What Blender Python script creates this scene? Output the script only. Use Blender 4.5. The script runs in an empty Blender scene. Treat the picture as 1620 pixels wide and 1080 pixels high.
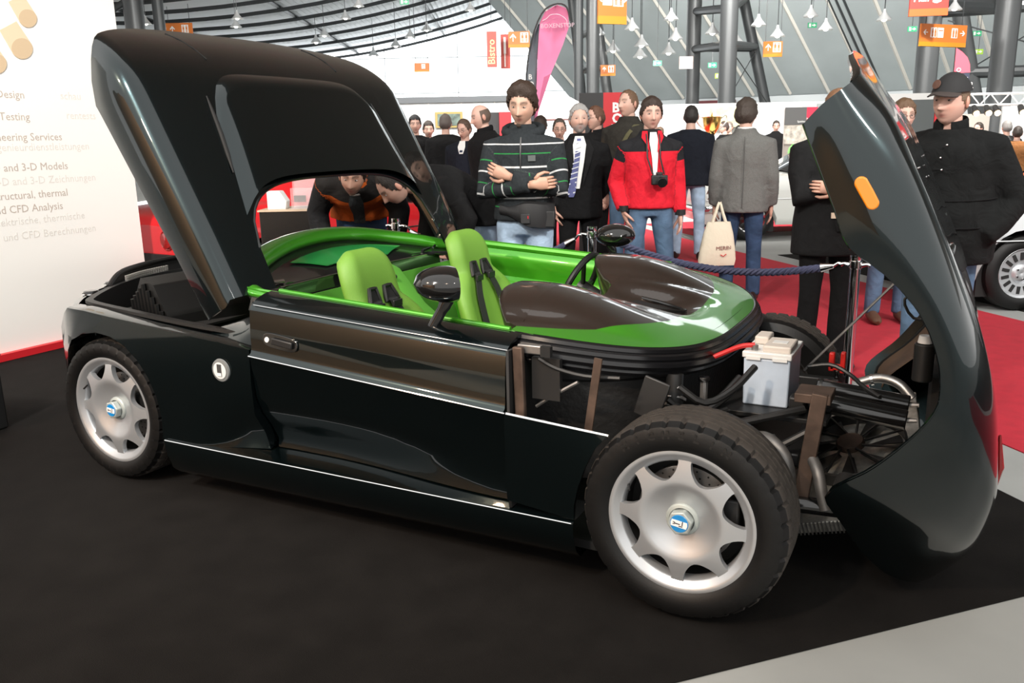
import bpy, bmesh, math, random
import numpy as np
from mathutils import Vector, Matrix, noise
random.seed(7)
R = math.radians
PI = math.pi
scene = bpy.context.scene
col = scene.collection

# ------------------------------------------------------------------ camera
cam_d = bpy.data.cameras.new('camera')
cam_o = bpy.data.objects.new('camera', cam_d)
col.objects.link(cam_o)
cam_d.sensor_fit = 'HORIZONTAL'
cam_d.sensor_width = 36.0
cam_d.lens = 36.0 * 1340 / 1620
cam_d.clip_end = 500
_r = Vector((0.88550, 0.46423, -0.01956)); _u = Vector((-0.09029, 0.21320, 0.97283)); _f = Vector((-0.45578, 0.85967, -0.23070))
_m = Matrix((_r, _u, -_f)).transposed().to_4x4()
_m.translation = (3.2672, -2.3527, 1.4569)
cam_o.matrix_world = _m
scene.camera = cam_o

# ------------------------------------------------------------------ hall axes
OX, OY, TH = 3.2672, -2.3527, -0.4875
def hw(r, d, z=0.0):
    """hall axes (metres to the right, metres ahead) -> world"""
    return Vector((OX + r * math.cos(TH) + d * math.sin(TH), OY - r * math.sin(TH) + d * math.cos(TH), z))
HALL = -TH      # rotation of the hall axes about z

# ------------------------------------------------------------------ sky, light, exposure
w = bpy.data.worlds.new('overcast_sky'); scene.world = w
w.use_nodes = True
nt = w.node_tree
bg = nt.nodes['Background']
bg.inputs[0].default_value = (1.0, 0.985, 0.96, 1)
bg.inputs[1].default_value = 1.0
vs = scene.view_settings
vs.view_transform = 'Standard'; vs.look = 'None'; vs.gamma = 1.0; vs.use_curve_mapping = False
vs.exposure = 0.55
scene.cycles.use_denoising = True
scene.cycles.max_bounces = 7
scene.cycles.sample_clamp_indirect = 8

def lamp(name, kind, loc, target, power, color=(1, 1, 1), size=.5, spot=60, blend=.5):
    d = bpy.data.lights.new(name, kind)
    d.energy = power; d.color = color
    if kind == 'AREA': d.size = size
    else: d.shadow_soft_size = size
    if kind == 'SPOT': d.spot_size = R(spot); d.spot_blend = blend
    o = bpy.data.objects.new(name, d); col.objects.link(o)
    o.location = loc
    o.rotation_euler = (Vector(target) - Vector(loc)).to_track_quat('-Z', 'Y').to_euler()
    return o
lamp('warm_spot', 'SPOT', (-1.5, -4.5, 4.6), (0.2, -0.6, 0.3), 420, (1, .72, .5), .12, 46, .7)
lamp('warm_spot', 'SPOT', (1.2, -5.2, 4.6), (1.9, -0.3, 0.6), 420, (1, .74, .52), .12, 40, .7)
lamp('warm_spot', 'SPOT', (4.6, -3.4, 4.6), (3.0, 0.3, 0.2), 70, (1, .76, .55), .12, 36, .7)
lamp('warm_spot', 'SPOT', (0.2, -2.6, 5.0), (-2.7, 1.0, 1.5), 900, (1, .92, .82), .12, 44, .6)

for r, d, z, tr, td, pw in ((-6, 13, 8.5, -5, 20, 5200), (1.5, 13, 8.5, 2.5, 21, 5200), (9, 13, 8.5, 10, 22, 5200), (-4, 27, 8, -4, 36, 3500), (7, 27, 8, 10, 38, 2200), (15, 24, 8, 20, 36, 2200), (20, 36, 7, 24, 54, 4200), (8, 42, 7, 12, 58, 4200)):
    lamp('added_hall_spot', 'SPOT', hw(r, d, z), hw(tr, td, 1.5), pw, (1, .97, .92), .35, 125, .6)  # lamps added to brighten the hall and its side wall
for r, d, z, tr, td, pw in ((-3.0, -1.5, 6.0, -.5, 6.5, 1500), (4.5, -1.0, 6.0, 2.0, 7.0, 1500)):
    lamp('added_hall_spot', 'SPOT', hw(r, d, z), hw(tr, td, 1.2), pw, (1, .96, .9), .35, 62, .8)  # two more added behind the camera, lighting the visitors' fronts

lamp('warm_spot', 'SPOT', (-1.5, -4.6, 5.2), (-2.2, -6.8, 1.8), 2000, (1, .78, .58), .12, 110, .7)  # added lamp on the unseen wall, to brighten its reflection in the door

# ------------------------------------------------------------------ helpers
MATS = {}
def mat(name, c, rough=.5, metal=0., coat=0., coat_r=.03, noise_s=0., noise_a=0., bump=0., bump_s=80., spec=.5,
        emit=None, alpha=1., trans=0., sheen=0., ior=1.5):
    if name in MATS: return MATS[name]
    m = bpy.data.materials.new(name); m.use_nodes = True
    n = m.node_tree.nodes; l = m.node_tree.links
    b = n['Principled BSDF']
    b.inputs['Base Color'].default_value = (*c, 1)
    b.inputs['Roughness'].default_value = rough
    b.inputs['Metallic'].default_value = metal
    b.inputs['Coat Weight'].default_value = coat
    b.inputs['Coat Roughness'].default_value = coat_r
    b.inputs['Specular IOR Level'].default_value = spec
    b.inputs['Alpha'].default_value = alpha
    b.inputs['Transmission Weight'].default_value = trans
    b.inputs['Sheen Weight'].default_value = sheen
    b.inputs['IOR'].default_value = ior
    if emit:
        b.inputs['Emission Color'].default_value = (*emit[0], 1); b.inputs['Emission Strength'].default_value = emit[1]
    tc = None
    if noise_a or bump:
        tc = n.new('ShaderNodeTexCoord')
    if noise_a:
        t = n.new('ShaderNodeTexNoise'); t.inputs['Scale'].default_value = noise_s; t.inputs['Detail'].default_value = 4
        l.new(tc.outputs['Object'], t.inputs['Vector'])
        mr = n.new('ShaderNodeMapRange'); mr.inputs[1].default_value = .25; mr.inputs[2].default_value = .75
        mr.inputs[3].default_value = 1 - noise_a; mr.inputs[4].default_value = 1 + noise_a
        l.new(t.outputs[0], mr.inputs[0])
        mx = n.new('ShaderNodeMix'); mx.data_type = 'RGBA'; mx.blend_type = 'MULTIPLY'; mx.inputs[0].default_value = 1
        mx.inputs[6].default_value = (*c, 1); l.new(mr.outputs[0], mx.inputs[7]); l.new(mx.outputs[2], b.inputs['Base Color'])
    if bump:
        t = n.new('ShaderNodeTexNoise'); t.inputs['Scale'].default_value = bump_s; t.inputs['Detail'].default_value = 3
        l.new(tc.outputs['Object'], t.inputs['Vector'])
        bp_ = n.new('ShaderNodeBump'); bp_.inputs['Strength'].default_value = bump; bp_.inputs['Distance'].default_value = .01
        l.new(t.outputs[0], bp_.inputs['Height']); l.new(bp_.outputs[0], b.inputs['Normal'])
    MATS[name] = m
    return m

def tag(o, label=None, cat=None, group=None, kind=None):
    if label: o['label'] = label
    if cat: o['category'] = cat
    if group: o['group'] = group
    if kind: o['kind'] = kind
    return o
def empty(name, loc=(0, 0, 0), rz=0., label=None, cat=None, group=None):
    o = bpy.data.objects.new(name, None); col.objects.link(o)
    o.location = loc; o.rotation_euler = (0, 0, rz); o.empty_display_size = .1
    return tag(o, label, cat, group)
def copy_tree(o, parent=None):
    c = o.copy(); col.objects.link(c); c.parent = parent
    for ch in list(o.children): copy_tree(ch, c)
    return c

class B:
    """collects geometry; build() links it as ONE mesh object"""
    def __init__(s): s.v = []; s.f = []; s.m = []; s.mi = 0
    def add(s, V, F):
        k = len(s.v); s.v += [tuple(p) for p in V]; s.f += [tuple(i + k for i in f) for f in F]; s.m += [s.mi] * len(F); return s
    def box(s, c, d, rot=None, taper=None):
        x, y, z = d[0] / 2, d[1] / 2, d[2] / 2
        t = taper or 1.
        V = [Vector(p) for p in ((-x, -y, -z), (x, -y, -z), (x, y, -z), (-x, y, -z), (-x * t, -y * t, z), (x * t, -y * t, z), (x * t, y * t, z), (-x * t, y * t, z))]
        if rot is not None: V = [rot @ p for p in V]
        c = Vector(c)
        return s.add([p + c for p in V], [(3, 2, 1, 0), (4, 5, 6, 7), (0, 1, 5, 4), (1, 2, 6, 5), (2, 3, 7, 6), (3, 0, 4, 7)])
    def tube(s, P, r, n=8, cap=True, side=None, closed=False):
        """r: number, list, or list of (rx, ry); side = direction of the first radius"""
        P = [Vector(p) for p in P]; k = len(P); V = []; F = []
        if not isinstance(r, (list, tuple)): r = [r] * k
        prev = None
        for i, p in enumerate(P):
            if closed: t = P[(i + 1) % k] - P[i - 1]
            else: t = P[min(i + 1, k - 1)] - P[max(i - 1, 0)]
            if t.length < 1e-9: t = Vector((0, 0, 1))
            t.normalize()
            if side is not None: a = Vector(side)
            elif prev is not None: a = prev
            else: a = Vector((1, 0, 0)) if abs(t.x) < .8 else Vector((0, 1, 0))
            a = a - t * a.dot(t)
            if a.length < 1e-6: a = t.orthogonal()
            a.normalize(); prev = a; b = t.cross(a)
            rx, ry = r[i] if isinstance(r[i], (list, tuple)) else (r[i], r[i])
            for j in range(n):
                g = 2 * PI * j / n
                V.append(p + a * (rx * math.cos(g)) + b * (ry * math.sin(g)))
        m = k if closed else k - 1
        for i in range(m):
            for j in range(n):
                i2 = (i + 1) % k
                F.append((i * n + j, i * n + (j + 1) % n, i2 * n + (j + 1) % n, i2 * n + j))
        if cap and not closed:
            F.append(tuple(range(n))[::-1]); F.append(tuple((k - 1) * n + j for j in range(n)))
        return s.add(V, F)
    def lathe(s, prof, n=32, M=None, cap=False):
        """prof: (radius, axial); axis +Z, M maps to place"""
        V = []; F = []; k = len(prof)
        for j in range(n):
            g = 2 * PI * j / n
            for r, z in prof: V.append(Vector((r * math.cos(g), r * math.sin(g), z)))
        for j in range(n):
            a, b = j * k, ((j + 1) % n) * k
            for i in range(k - 1): F.append((a + i, b + i, b + i + 1, a + i + 1))
        if cap:
            F.append(tuple(j * k for j in range(n))[::-1]); F.append(tuple(j * k + k - 1 for j in range(n)))
        if M is not None: V = [M @ p for p in V]
        return s.add(V, F)
    def grid(s, rows, closed=False, flip=False):
        n = len(rows[0]); V = [p for r in rows for p in r]; F = []
        for i in range(len(rows) - 1):
            for j in range(n if closed else n - 1):
                q = (i * n + j, i * n + (j + 1) % n, (i + 1) * n + (j + 1) % n, (i + 1) * n + j)
                F.append(q[::-1] if flip else q)
        return s.add(V, F)
    def prism(s, out, t, M):
        """outline in local xy, extruded 0..t in z, placed by M"""
        n = len(out)
        V = [M @ Vector((a, b, 0)) for a, b in out] + [M @ Vector((a, b, t)) for a, b in out]
        F = [tuple(range(n))[::-1], tuple(range(n, 2 * n))] + [(i, (i + 1) % n, n + (i + 1) % n, n + i) for i in range(n)]
        return s.add(V, F)
    def ball(s, c, r, n=12, m=8, M=None):
        rx, ry, rz = r if isinstance(r, (list, tuple)) else (r, r, r)
        rows = []
        for i in range(m + 1):
            a = -PI / 2 + PI * i / m
            row = [Vector((rx * math.cos(a) * math.cos(2 * PI * j / n), ry * math.cos(a) * math.sin(2 * PI * j / n), rz * math.sin(a))) for j in range(n)]
            if M is not None: row = [M @ p for p in row]
            rows.append([p + Vector(c) for p in row])
        return s.grid(rows, closed=True)
    def build(s, name, mt, par=None, smooth=35, thick=0, off=1., sub=0, bevel=0, weld=False, remesh=0, flat=False, kind=None, label=None, soft=False):
        me = bpy.data.meshes.new(name)
        me.from_pydata(s.v, [], s.f)
        for mm in (mt if isinstance(mt, (list, tuple)) else [mt]): me.materials.append(mm)
        if any(s.m): me.polygons.foreach_set('material_index', s.m)
        if weld:
            bm = bmesh.new(); bm.from_mesh(me); bmesh.ops.remove_doubles(bm, verts=bm.verts, dist=1e-4)
            bmesh.ops.recalc_face_normals(bm, faces=bm.faces); bm.to_mesh(me); bm.free()
        me.update()
        if not flat:
            me.shade_smooth()
            if smooth: me.set_sharp_from_angle(angle=R(smooth))
            if thick and not soft:
                ne = len(me.edges); cnt = np.zeros(ne, int); le = np.empty(len(me.loops), int); me.loops.foreach_get('edge_index', le); np.add.at(cnt, le, 1)
                sa = me.attributes.get('sharp_edge') or me.attributes.new('sharp_edge', 'BOOLEAN', 'EDGE')
                cur = np.zeros(ne, bool); sa.data.foreach_get('value', cur); cur |= cnt == 1; sa.data.foreach_set('value', cur)
        o = bpy.data.objects.new(name, me); col.objects.link(o)
        if par is not None: o.parent = par
        if thick:
            md = o.modifiers.new('thickness', 'SOLIDIFY'); md.thickness = thick; md.offset = off
        if bevel:
            md = o.modifiers.new('bevel', 'BEVEL'); md.width = bevel; md.segments = 2; md.limit_method = 'ANGLE'; md.angle_limit = R(40)
        if sub:
            md = o.modifiers.new('subdivision', 'SUBSURF'); md.levels = md.render_levels = sub
        if kind: o['kind'] = kind
        if label: o['label'] = label
        return o

def cr(P, n, closed=False):
    """Catmull-Rom resampling of a polyline to n points"""
    P = [Vector(p) for p in P]; k = len(P); out = []
    seg = k if closed else k - 1
    for i in range(n):
        t = i / (n if closed else n - 1) * seg; a = min(int(t), seg - 1); t -= a
        g = (lambda q: P[q % k]) if closed else (lambda q: P[max(0, min(k - 1, q))])
        p0, p1, p2, p3 = g(a - 1), g(a), g(a + 1), g(a + 2)
        if not closed:
            if a == 0: p0 = p1 * 2 - p2
            if a + 2 > k - 1: p3 = p2 * 2 - p1
        out.append(.5 * ((2 * p1) + (p2 - p0) * t + (2 * p0 - 5 * p1 + 4 * p2 - p3) * t * t + (3 * p1 - p0 - 3 * p2 + p3) * t ** 3))
    return out
def surf(ctrl, nu, nv):
    rows = [cr(r, nv) for r in ctrl]
    cols = [cr([r[j] for r in rows], nu) for j in range(nv)]
    return [[cols[j][i] for j in range(nv)] for i in range(nu)]
def mirror(rows, yc=.93):
    return [[Vector((p[0], 2 * yc - p[1], p[2])) for p in r] for r in rows]
def frame(o, right, up):
    """matrix: local x -> right, y -> up, z -> right x up"""
    a = Vector(right).normalized(); b = Vector(up); b = (b - a * b.dot(a)).normalized(); c = a.cross(b)
    m = Matrix((a, b, c)).transposed().to_4x4(); m.translation = Vector(o); return m
def facing(px, py, z=0):
    """hall frame standing up, facing the aisle where the photographer is"""
    return frame(hw(px, py, z), (math.cos(TH), -math.sin(TH), 0), (0, 0, 1))
def text(body, size, M, mt, par=None, name='lettering', align='LEFT', ext=.0015, bold=0., vspace=1.):
    c = bpy.data.curves.new(name, 'FONT'); c.body = body; c.size = size; c.align_x = align; c.extrude = ext; c.offset = bold
    c.space_line = vspace; c.resolution_u = 2
    t = bpy.data.objects.new('tmp', c); col.objects.link(t)
    dg = bpy.context.evaluated_depsgraph_get(); dg.update()
    me = bpy.data.meshes.new_from_object(t.evaluated_get(dg))
    bpy.data.objects.remove(t); bpy.data.curves.remove(c)
    me.name = name; me.transform(M); me.materials.clear(); me.materials.append(mt)
    o = bpy.data.objects.new(name, me); col.objects.link(o)
    if par is not None: o.parent = par
    return o
def struct(o, label=None):
    o['kind'] = 'structure'
    if label: o['label'] = label
    return o
def poly(name, pts, z0, z1, mt, **k):
    return B().prism(pts, z1 - z0, Matrix.Translation((0, 0, z0))).build(name, mt, flat=True, **k)

# ------------------------------------------------------------------ materials
M_paint = mat('dark_teal_metallic_paint', (.008, .0165, .0185), .24, .85, 1., .03)
M_green = mat('green_metallic_paint', (.05, .30, .012), .3, .35, 1., .03)
M_green_lea = mat('green_leather', (.14, .30, .035), .55, 0, 0, bump=.15, bump_s=300)
M_green_dk = mat('green_carpet', (.07, .27, .02), .85)
M_black = mat('black_plastic', (.012, .012, .012), .45)
M_blackg = mat('black_gloss', (.008, .008, .008), .12, coat=.5)
M_rubber = mat('black_rubber', (.0035, .0035, .0035), .5, bump=.05, bump_s=200, spec=.35)
M_rubber_s = mat('black_seal_rubber', (.008, .008, .009), .22)
M_alloy = mat('silver_painted_alloy', (.52, .54, .56), .34, .65, .4, .1)
M_chrome = mat('chrome', (.8, .8, .8), .08, 1)
M_steel = mat('dull_steel', (.35, .34, .33), .4, .9, noise_s=20, noise_a=.25)
M_rust = mat('rusty_steel', (.09, .06, .045), .6, .5, noise_s=14, noise_a=.5)
M_dark = mat('matte_black', (.006, .006, .006), .75)
M_amber = mat('amber_lens', (.9, .27, .01), .2, coat=.6)
M_white = mat('white_plastic', (.72, .72, .7), .4)
M_glassy = mat('clear_acrylic', (.95, .95, .95), .03, trans=1., ior=1.2)
M_redl = mat('red_lens', (.25, .01, .01), .15, coat=1)
M_webbing = mat('black_webbing', (.012, .012, .013), .7, bump=.3, bump_s=400)
# ================================================================== the hall
M_conc = mat('pale_concrete', (.30, .31, .30), .7, noise_s=1.5, noise_a=.12)
struct(poly('floor', [(-70, -14), (70, -14), (70, 110), (-70, 110)], -.05, -.006, M_conc))
M_carpet = mat('black_carpet', (.0085, .0076, .0070), .95, noise_s=6, noise_a=.25, bump=.3, bump_s=260, spec=.12)
st = tag(poly('stand_carpet', [(3.95, 1.0), (-3.97, 10.0), (-8.6, 6), (-2.6, -5.95)], -.004, .0, M_carpet), 'black carpet laid under the open sports car', 'carpet')
M_red = mat('red_carpet', (.40, .011, .026), .9, noise_s=12, noise_a=.12, bump=.2, bump_s=200)
u_ = Vector((-.66, .75)).normalized(); n_ = Vector((u_.y, -u_.x))
def band(o, a0, a1, w):
    o = Vector(o); return [o + u_ * a0, o + u_ * a0 + n_ * w, o + u_ * a1 + n_ * w, o + u_ * a1]
ba = Vector((2.80, 2.97))
tag(poly('aisle_carpet', band(ba, -6, 16, 2.25), -.006, -.001, M_red), 'red carpet running along the aisle behind the rope', 'carpet')
tag(poly('neighbour_carpet', band(ba + n_ * 2.55, -6, 5.2, 14), -.006, -.001, M_carpet), 'black carpet under the silver saloon', 'carpet')
tag(poly('aisle_carpet', band(ba + n_ * 2.55, 7.6, 9.6, 10), -.006, -.001, M_red), 'far red carpet strip across the aisle beyond the white car', 'carpet')

# roof: dark near part, light ribbed decking far off
def roof_z(r): return 8.2 + .0079 * (r + 20) ** 2
M_roofdk = mat('dark_steel_roof', (.26, .215, .18), .7)
rb_ = B().grid([[hw(-60 + 5 * i, d, min(15.5, roof_z(-60 + 5 * i))) for i in range(32)] for d in (6, 14, 24, 33, 42)])
ceil = struct(rb_.build('ceiling', M_roofdk, thick=.2))
M_deck = mat('pale_steel_decking', (.78, .80, .82), .5, .0)
M_beam = mat('grey_steel', (.045, .05, .053), .45, .2)
M_beam_l = mat('light_grey_steel', (.62, .60, .55), .5, .0)
rows = []
for d in [42, 48, 54, 60, 66, 72]:
    rows.append([hw(-46 + .16 * i, d, roof_z(-46 + .16 * i) + (.10 if i % 2 else 0)) for i in range(376)])
dk = B().grid(rows).build('roof_decking', M_deck, ceil, smooth=20, flat=True); dk['kind'] = 'stuff'
for k, d in enumerate((42, 45, 48, 51.5, 55, 59, 63, 67.5, 72)):
    B().tube([hw(-46 + 2 * i, d, roof_z(-46 + 2 * i) - .25) for i in range(31)], .11, 6).build('roof_beam', M_beam, ceil)
for r in (-40, -33, -26, -19, -12, -5, 2):
    B().tube([hw(r, d, roof_z(r) - .12) for d in (42, 57, 72)], .10, 6).build('roof_rafter', M_beam, ceil)

# glazed end wall, blown out by daylight
M_day = mat('daylit_glass', (.9, .95, 1), .1, emit=((.95, .99, 1.0), 1.7))
M_mull = mat('mullion_white', (.75, .78, .8), .5)
win = B()
for i in range(13): win.box(hw(-46 + 6 * i, 73, 6.5), (.08, .08, 8.4), Matrix.Rotation(HALL, 3, 'Z'))
for z in (2.6, 5.4, 8.2, 11): win.box(hw(-10, 73, z), (72, .08, .08), Matrix.Rotation(-TH, 3, 'Z'))
wn = struct(win.build('window_1', M_mull, flat=True), 'tall glazed end wall flooded with daylight')
def vpane(name, r0, r1, z0, z1, d, mt, par, th=.03):
    c = hw((r0 + r1) / 2, d, (z0 + z1) / 2)
    return B().box(c, (r1 - r0, th, z1 - z0), Matrix.Rotation(-TH, 3, 'Z')).build(name, mt, par, flat=True)
for i in range(12):
    for z0, z1 in ((-.2, 2.55), (2.65, 5.35), (5.45, 8.15), (8.25, 10.95), (11.05, 17)):
        vpane('pane', -45.95 + 6 * i, -40.05 + 6 * i, z0, z1, 73.1, M_day, wn)

# sloping side wall with ribs, above a pale band with round openings
W0, W1 = Vector((10.4, 62.5)), Vector((25.9, 54.5)); wd = (W1 - W0).normalized(); wn_ = Vector((wd.y, -wd.x))
if wn_.y > 0: wn_ = -wn_
def wall_pt(t, h, out=0.):
    q = W0 + wd * (t - .42 * h) + wn_ * (1.3 * h + out); return hw(q.x, q.y, 4.2 + h)
M_slope = mat('grey_corrugated_cladding', (.34, .38, .39), .6, noise_s=.35, noise_a=.1)
M_slope.node_tree.nodes['Principled BSDF'].inputs['Roughness'].default_value = .65
TT = [-6, 0, 10, 20, 30, 40, 60]
def topz(t): return 6.3 + .16 * (t + 6)
wl = struct(B().grid([[wall_pt(t, 0) for t in TT], [wall_pt(t, topz(t) * .5) for t in TT], [wall_pt(t, topz(t)) for t in TT]]).build('wall_right', M_slope, thick=.2, flat=True), 'grey cladding leaning inwards along the hall side')
for k in range(26):
    t = -5 + 2.4 * k
    B().tube([wall_pt(t, .0, .12), wall_pt(t, topz(t), .12)], .24, 4).build('wall_rib', M_beam_l, wl)
for t in (14.2, 14.6, 15.0, 32.2, 32.6):
    B().tube([wall_pt(t, .0, .35), wall_pt(t, topz(t), .35)], .07, 6).build('riser_pipe', M_beam, wl)
gl = [wall_pt(t, topz(t)) for t in TT]
B().grid([[p for p in gl], [p + Vector((0, 0, 9)) for p in gl]]).build('clerestory_pane', M_day, wl, thick=.05, flat=True)
M_band = mat('pale_grey_panel', (.50, .54, .56), .5)
bandw = struct(B().grid([[wall_pt(t, 0, -.1) for t in TT], [wall_pt(t, 0, -.1) - Vector((0, 0, 4.3)) for t in TT]]).build('wall_back', M_band, thick=.1, flat=True))
M_hole = mat('porthole_dark', (.05, .06, .07), .4)
for t, z in ((6.6, 3.4), (7.1, 3.4), (9.4, 3.4), (9.9, 3.4), (10.4, 3.4), (10.9, 3.4)):
    q = W0 + wd * t; p = hw(q.x, q.y, z)
    nrm = hw(*(wn_)) - hw(0, 0)
    B().tube([p - nrm * .02, p + nrm * .12], .17, 14).build('porthole', M_hole, bandw)
q = W0 + wd * 4.6
B().box(hw(q.x - .2, q.y - .4, 3.2), (2.6, .2, 1.3), Matrix.Rotation(-TH - .477, 3, 'Z')).build('dark_opening', mat('dark_red', (.10, .008, .012), .5), bandw, flat=True)

# steel column groups
def steel_frame(label, posts, beams, braces=()):
    b0 = posts[0][0]
    root = empty('steel_column_group', hw(b0[0], b0[1], 0), 0, label, 'column', 'steel column groups along the hall')
    o = root.location.copy()
    for (p0, p1, r_) in posts:
        B().tube([hw(*p0) - o, hw(*p1) - o], r_, 14).build('column', M_beam if r_ < .24 else M_beam_c, root)
    for (p0, p1, r_) in beams:
        B().tube([hw(*p0) - o, hw(*p1) - o], r_, 10).build('crossbeam', M_beam, root)
    for (p0, p1, r_) in braces:
        B().tube([hw(*p0) - o, hw(*p1) - o], r_, 5).build('brace_cable', M_beam, root)
M_beam_c = mat('column_grey', (.075, .08, .083), .4, .3)
steel_frame('dark steel columns with crossbeams standing behind the grey blazer man',
    [((7.36, 35, 0), (7.38, 35, 12), .27), ((7.49, 30, 0), (7.46, 30, 11), .30), ((11.3, 36, 0), (8.0, 36, 12.5), .22)],
    [((7.37, 35, 4.85), (10.05, 36, 4.9), .15), ((7.47, 30, 4.45), (10.05, 36, 4.95), .15), ((7.37, 35, 4.8), (7.47, 30, 4.45), .15), ((7.38, 35, 6.2), (7.46, 30, 5.6), .15), ((7.46, 30, 5.55), (9.55, 36, 6.75), .15)],
    [((7.5, 30, 2.6), (10.1, 36, 4.8), .02), ((7.5, 30, 4.4), (10.7, 36, 2.7), .02)])
steel_frame('pale far steel columns beside the orange lift sign',
    [((2.75, 34, 0), (2.78, 34, 14), .18), ((3.30, 34, 0), (3.32, 34, 14), .26), ((5.1, 40, 0), (3.2, 40, 12), .24), ((4.0, 42, 0), (2.6, 42, 12), .2)],
    [((2.76, 34, 4.0), (4.4, 40, 4.55), .13), ((2.76, 34, 5.25), (4.05, 40, 6.2), .13), ((3.3, 34, 4.05), (4.4, 40, 4.6), .12)])
steel_frame('two thick grey columns rising above the man in the cap',
    [((13.28, 28, 0), (13.27, 28, 10), .33), ((13.42, 24, 0), (13.44, 24, 10), .31), ((17.2, 31, 0), (15.0, 31, 8), .27)],
    [((13.27, 28, 5.35), (13.44, 24, 4.65), .2), ((16.0, 31, 3.45), (22, 29, 3.4), .2), ((13.27, 28, 5.1), (18, 26, 5.1), .2)],
    [((16.1, 31, 3.5), (20, 31, 5.8), .025), ((15.3, 31, 5.2), (21, 30, 3.4), .025)])
steel_frame('pale columns at the top left behind the raised cover',
    [((-13.6, 33, 0), (-13.6, 33, 12), .35), ((-12.7, 33, 0), (-12.7, 33, 12), .2)], [((-16, 33, 5.5), (-13.6, 33, 6.8), .12)])

# pendant lamps
M_shade = mat('lamp_alloy', (.6, .62, .63), .35, .3)
M_bulb = mat('lamp_glow', (1, 1, 1), .4, emit=((1, .95, .85), 4))
ORD = 'first second third fourth fifth sixth seventh eighth ninth tenth eleventh twelfth thirteenth fourteenth fifteenth sixteenth'.split()
def pendant(r, d, z, size=1., label=''):
    o = empty('pendant_lamp', hw(r, d, z), 0, label, 'lamp', 'pendant lamps in the hall')
    B().lathe([(.05, .42), (.07, .30), (.16, .16), (.30, .0), (.29, -.02), (.15, .14)], 16, Matrix.Scale(size, 4)).build('shade', M_shade, o)
    B().ball((0, 0, .04), .12 * size, 8, 6).build('bulb', M_bulb, o)
    B().tube([(0, 0, .4 * size), (0, 0, 3.5)], .015, 5).build('cable', M_beam, o)
for k, (r, d, z) in enumerate(sorted([(5.53, 30, 5.44), (9.18, 27, 5.07), (10.37, 29, 4.91), (8.18, 29, 5.08), (9.42, 31, 4.95), (8.49, 33, 5.0), (7.39, 32, 5.19), (6.46, 34, 5.25), (5.47, 36, 5.23), (6.75, 37, 5.01), (5.72, 38, 4.98), (4.79, 34, 5.64), (10.55, 25, 4.67), (10.99, 22, 4.51), (3.91, 38, 5.93), (4.8, 40, 5.43)], key=lambda q: q[0] / q[1])):
    pendant(r, d, z - .15, d / 36, ORD[k] + ' bell-shaped pendant lamp from the left before the sloping grey wall')
for k, (r, d, z) in enumerate(sorted([(-13.83, 34, 6.49), (-14.8, 37, 6.56), (-11.92, 40, 7.11), (-12.91, 43, 7.16), (-7.83, 44, 7.57), (-10.13, 50, 7.5), (-11.25, 53, 7.48), (-5.34, 50, 7.34), (-4.23, 48, 7.44), (-6.67, 54, 7.29), (-8.63, 58, 7.16), (-1.63, 42, 7.55), (-6.5, 40, 7.53)], key=lambda q: q[0] / q[1])):
    pendant(r, d, z - .15, d / 48, ORD[k] + ' bell-shaped pendant lamp from the left under the curved ribbed roof')

# green emergency exit signs
M_exit = mat('exit_green', (.02, .36, .16), .4)
M_exity = mat('exit_green_lit', (.35, .6, .05), .4)
kg = ky = 0
for k, (r, d, z) in enumerate(sorted([(7.9, 38, 6.39), (13.69, 40, 6.2), (13.63, 30, 4.83), (16.87, 32, 4.86), (8.5, 50, 5.53), (11.14, 48, 5.21), (3.84, 40, 6.17), (18.06, 34, 4.41), (12.02, 50, 4.78), (-4.46, 40, 7.52)], key=lambda q: q[0] / q[1])):
    yl = (r, d) in ((3.84, 40), (18.06, 34), (12.02, 50)); kg += not yl; ky += yl
    o = empty('exit_sign', hw(r, d, z), -TH, ORD[kg - 1] + ' green exit sign with white arrow from the left' if not yl else ORD[ky - 1] + ' yellow-green lit exit sign from the left', 'sign', 'green exit signs' if not yl else 'yellow-green exit signs')
    s = d / 36
    B().tube([(0, 0, .1), (0, 0, 4.5)], .012, 5).build('wire', M_beam, o)
    B().box((0, 0, 0), (.36 * s, .05, .2 * s)).build('sign_panel', M_exity if yl else M_exit, o, flat=True)
    B().prism([(-.02, -.02), (.05, -.02), (.05, -.06), (.14, 0), (.05, .06), (.05, .02), (-.02, .02)], .01, Matrix.Scale(s, 4) @ frame((0, -.03 / s, 0), (1, 0, 0), (0, 0, 1))).build('arrow', M_white, o, flat=True)
    B().box((-.10 * s, -.03, 0), (.08 * s, .012, .13 * s)).build('door_symbol', M_white, o, flat=True)

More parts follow.
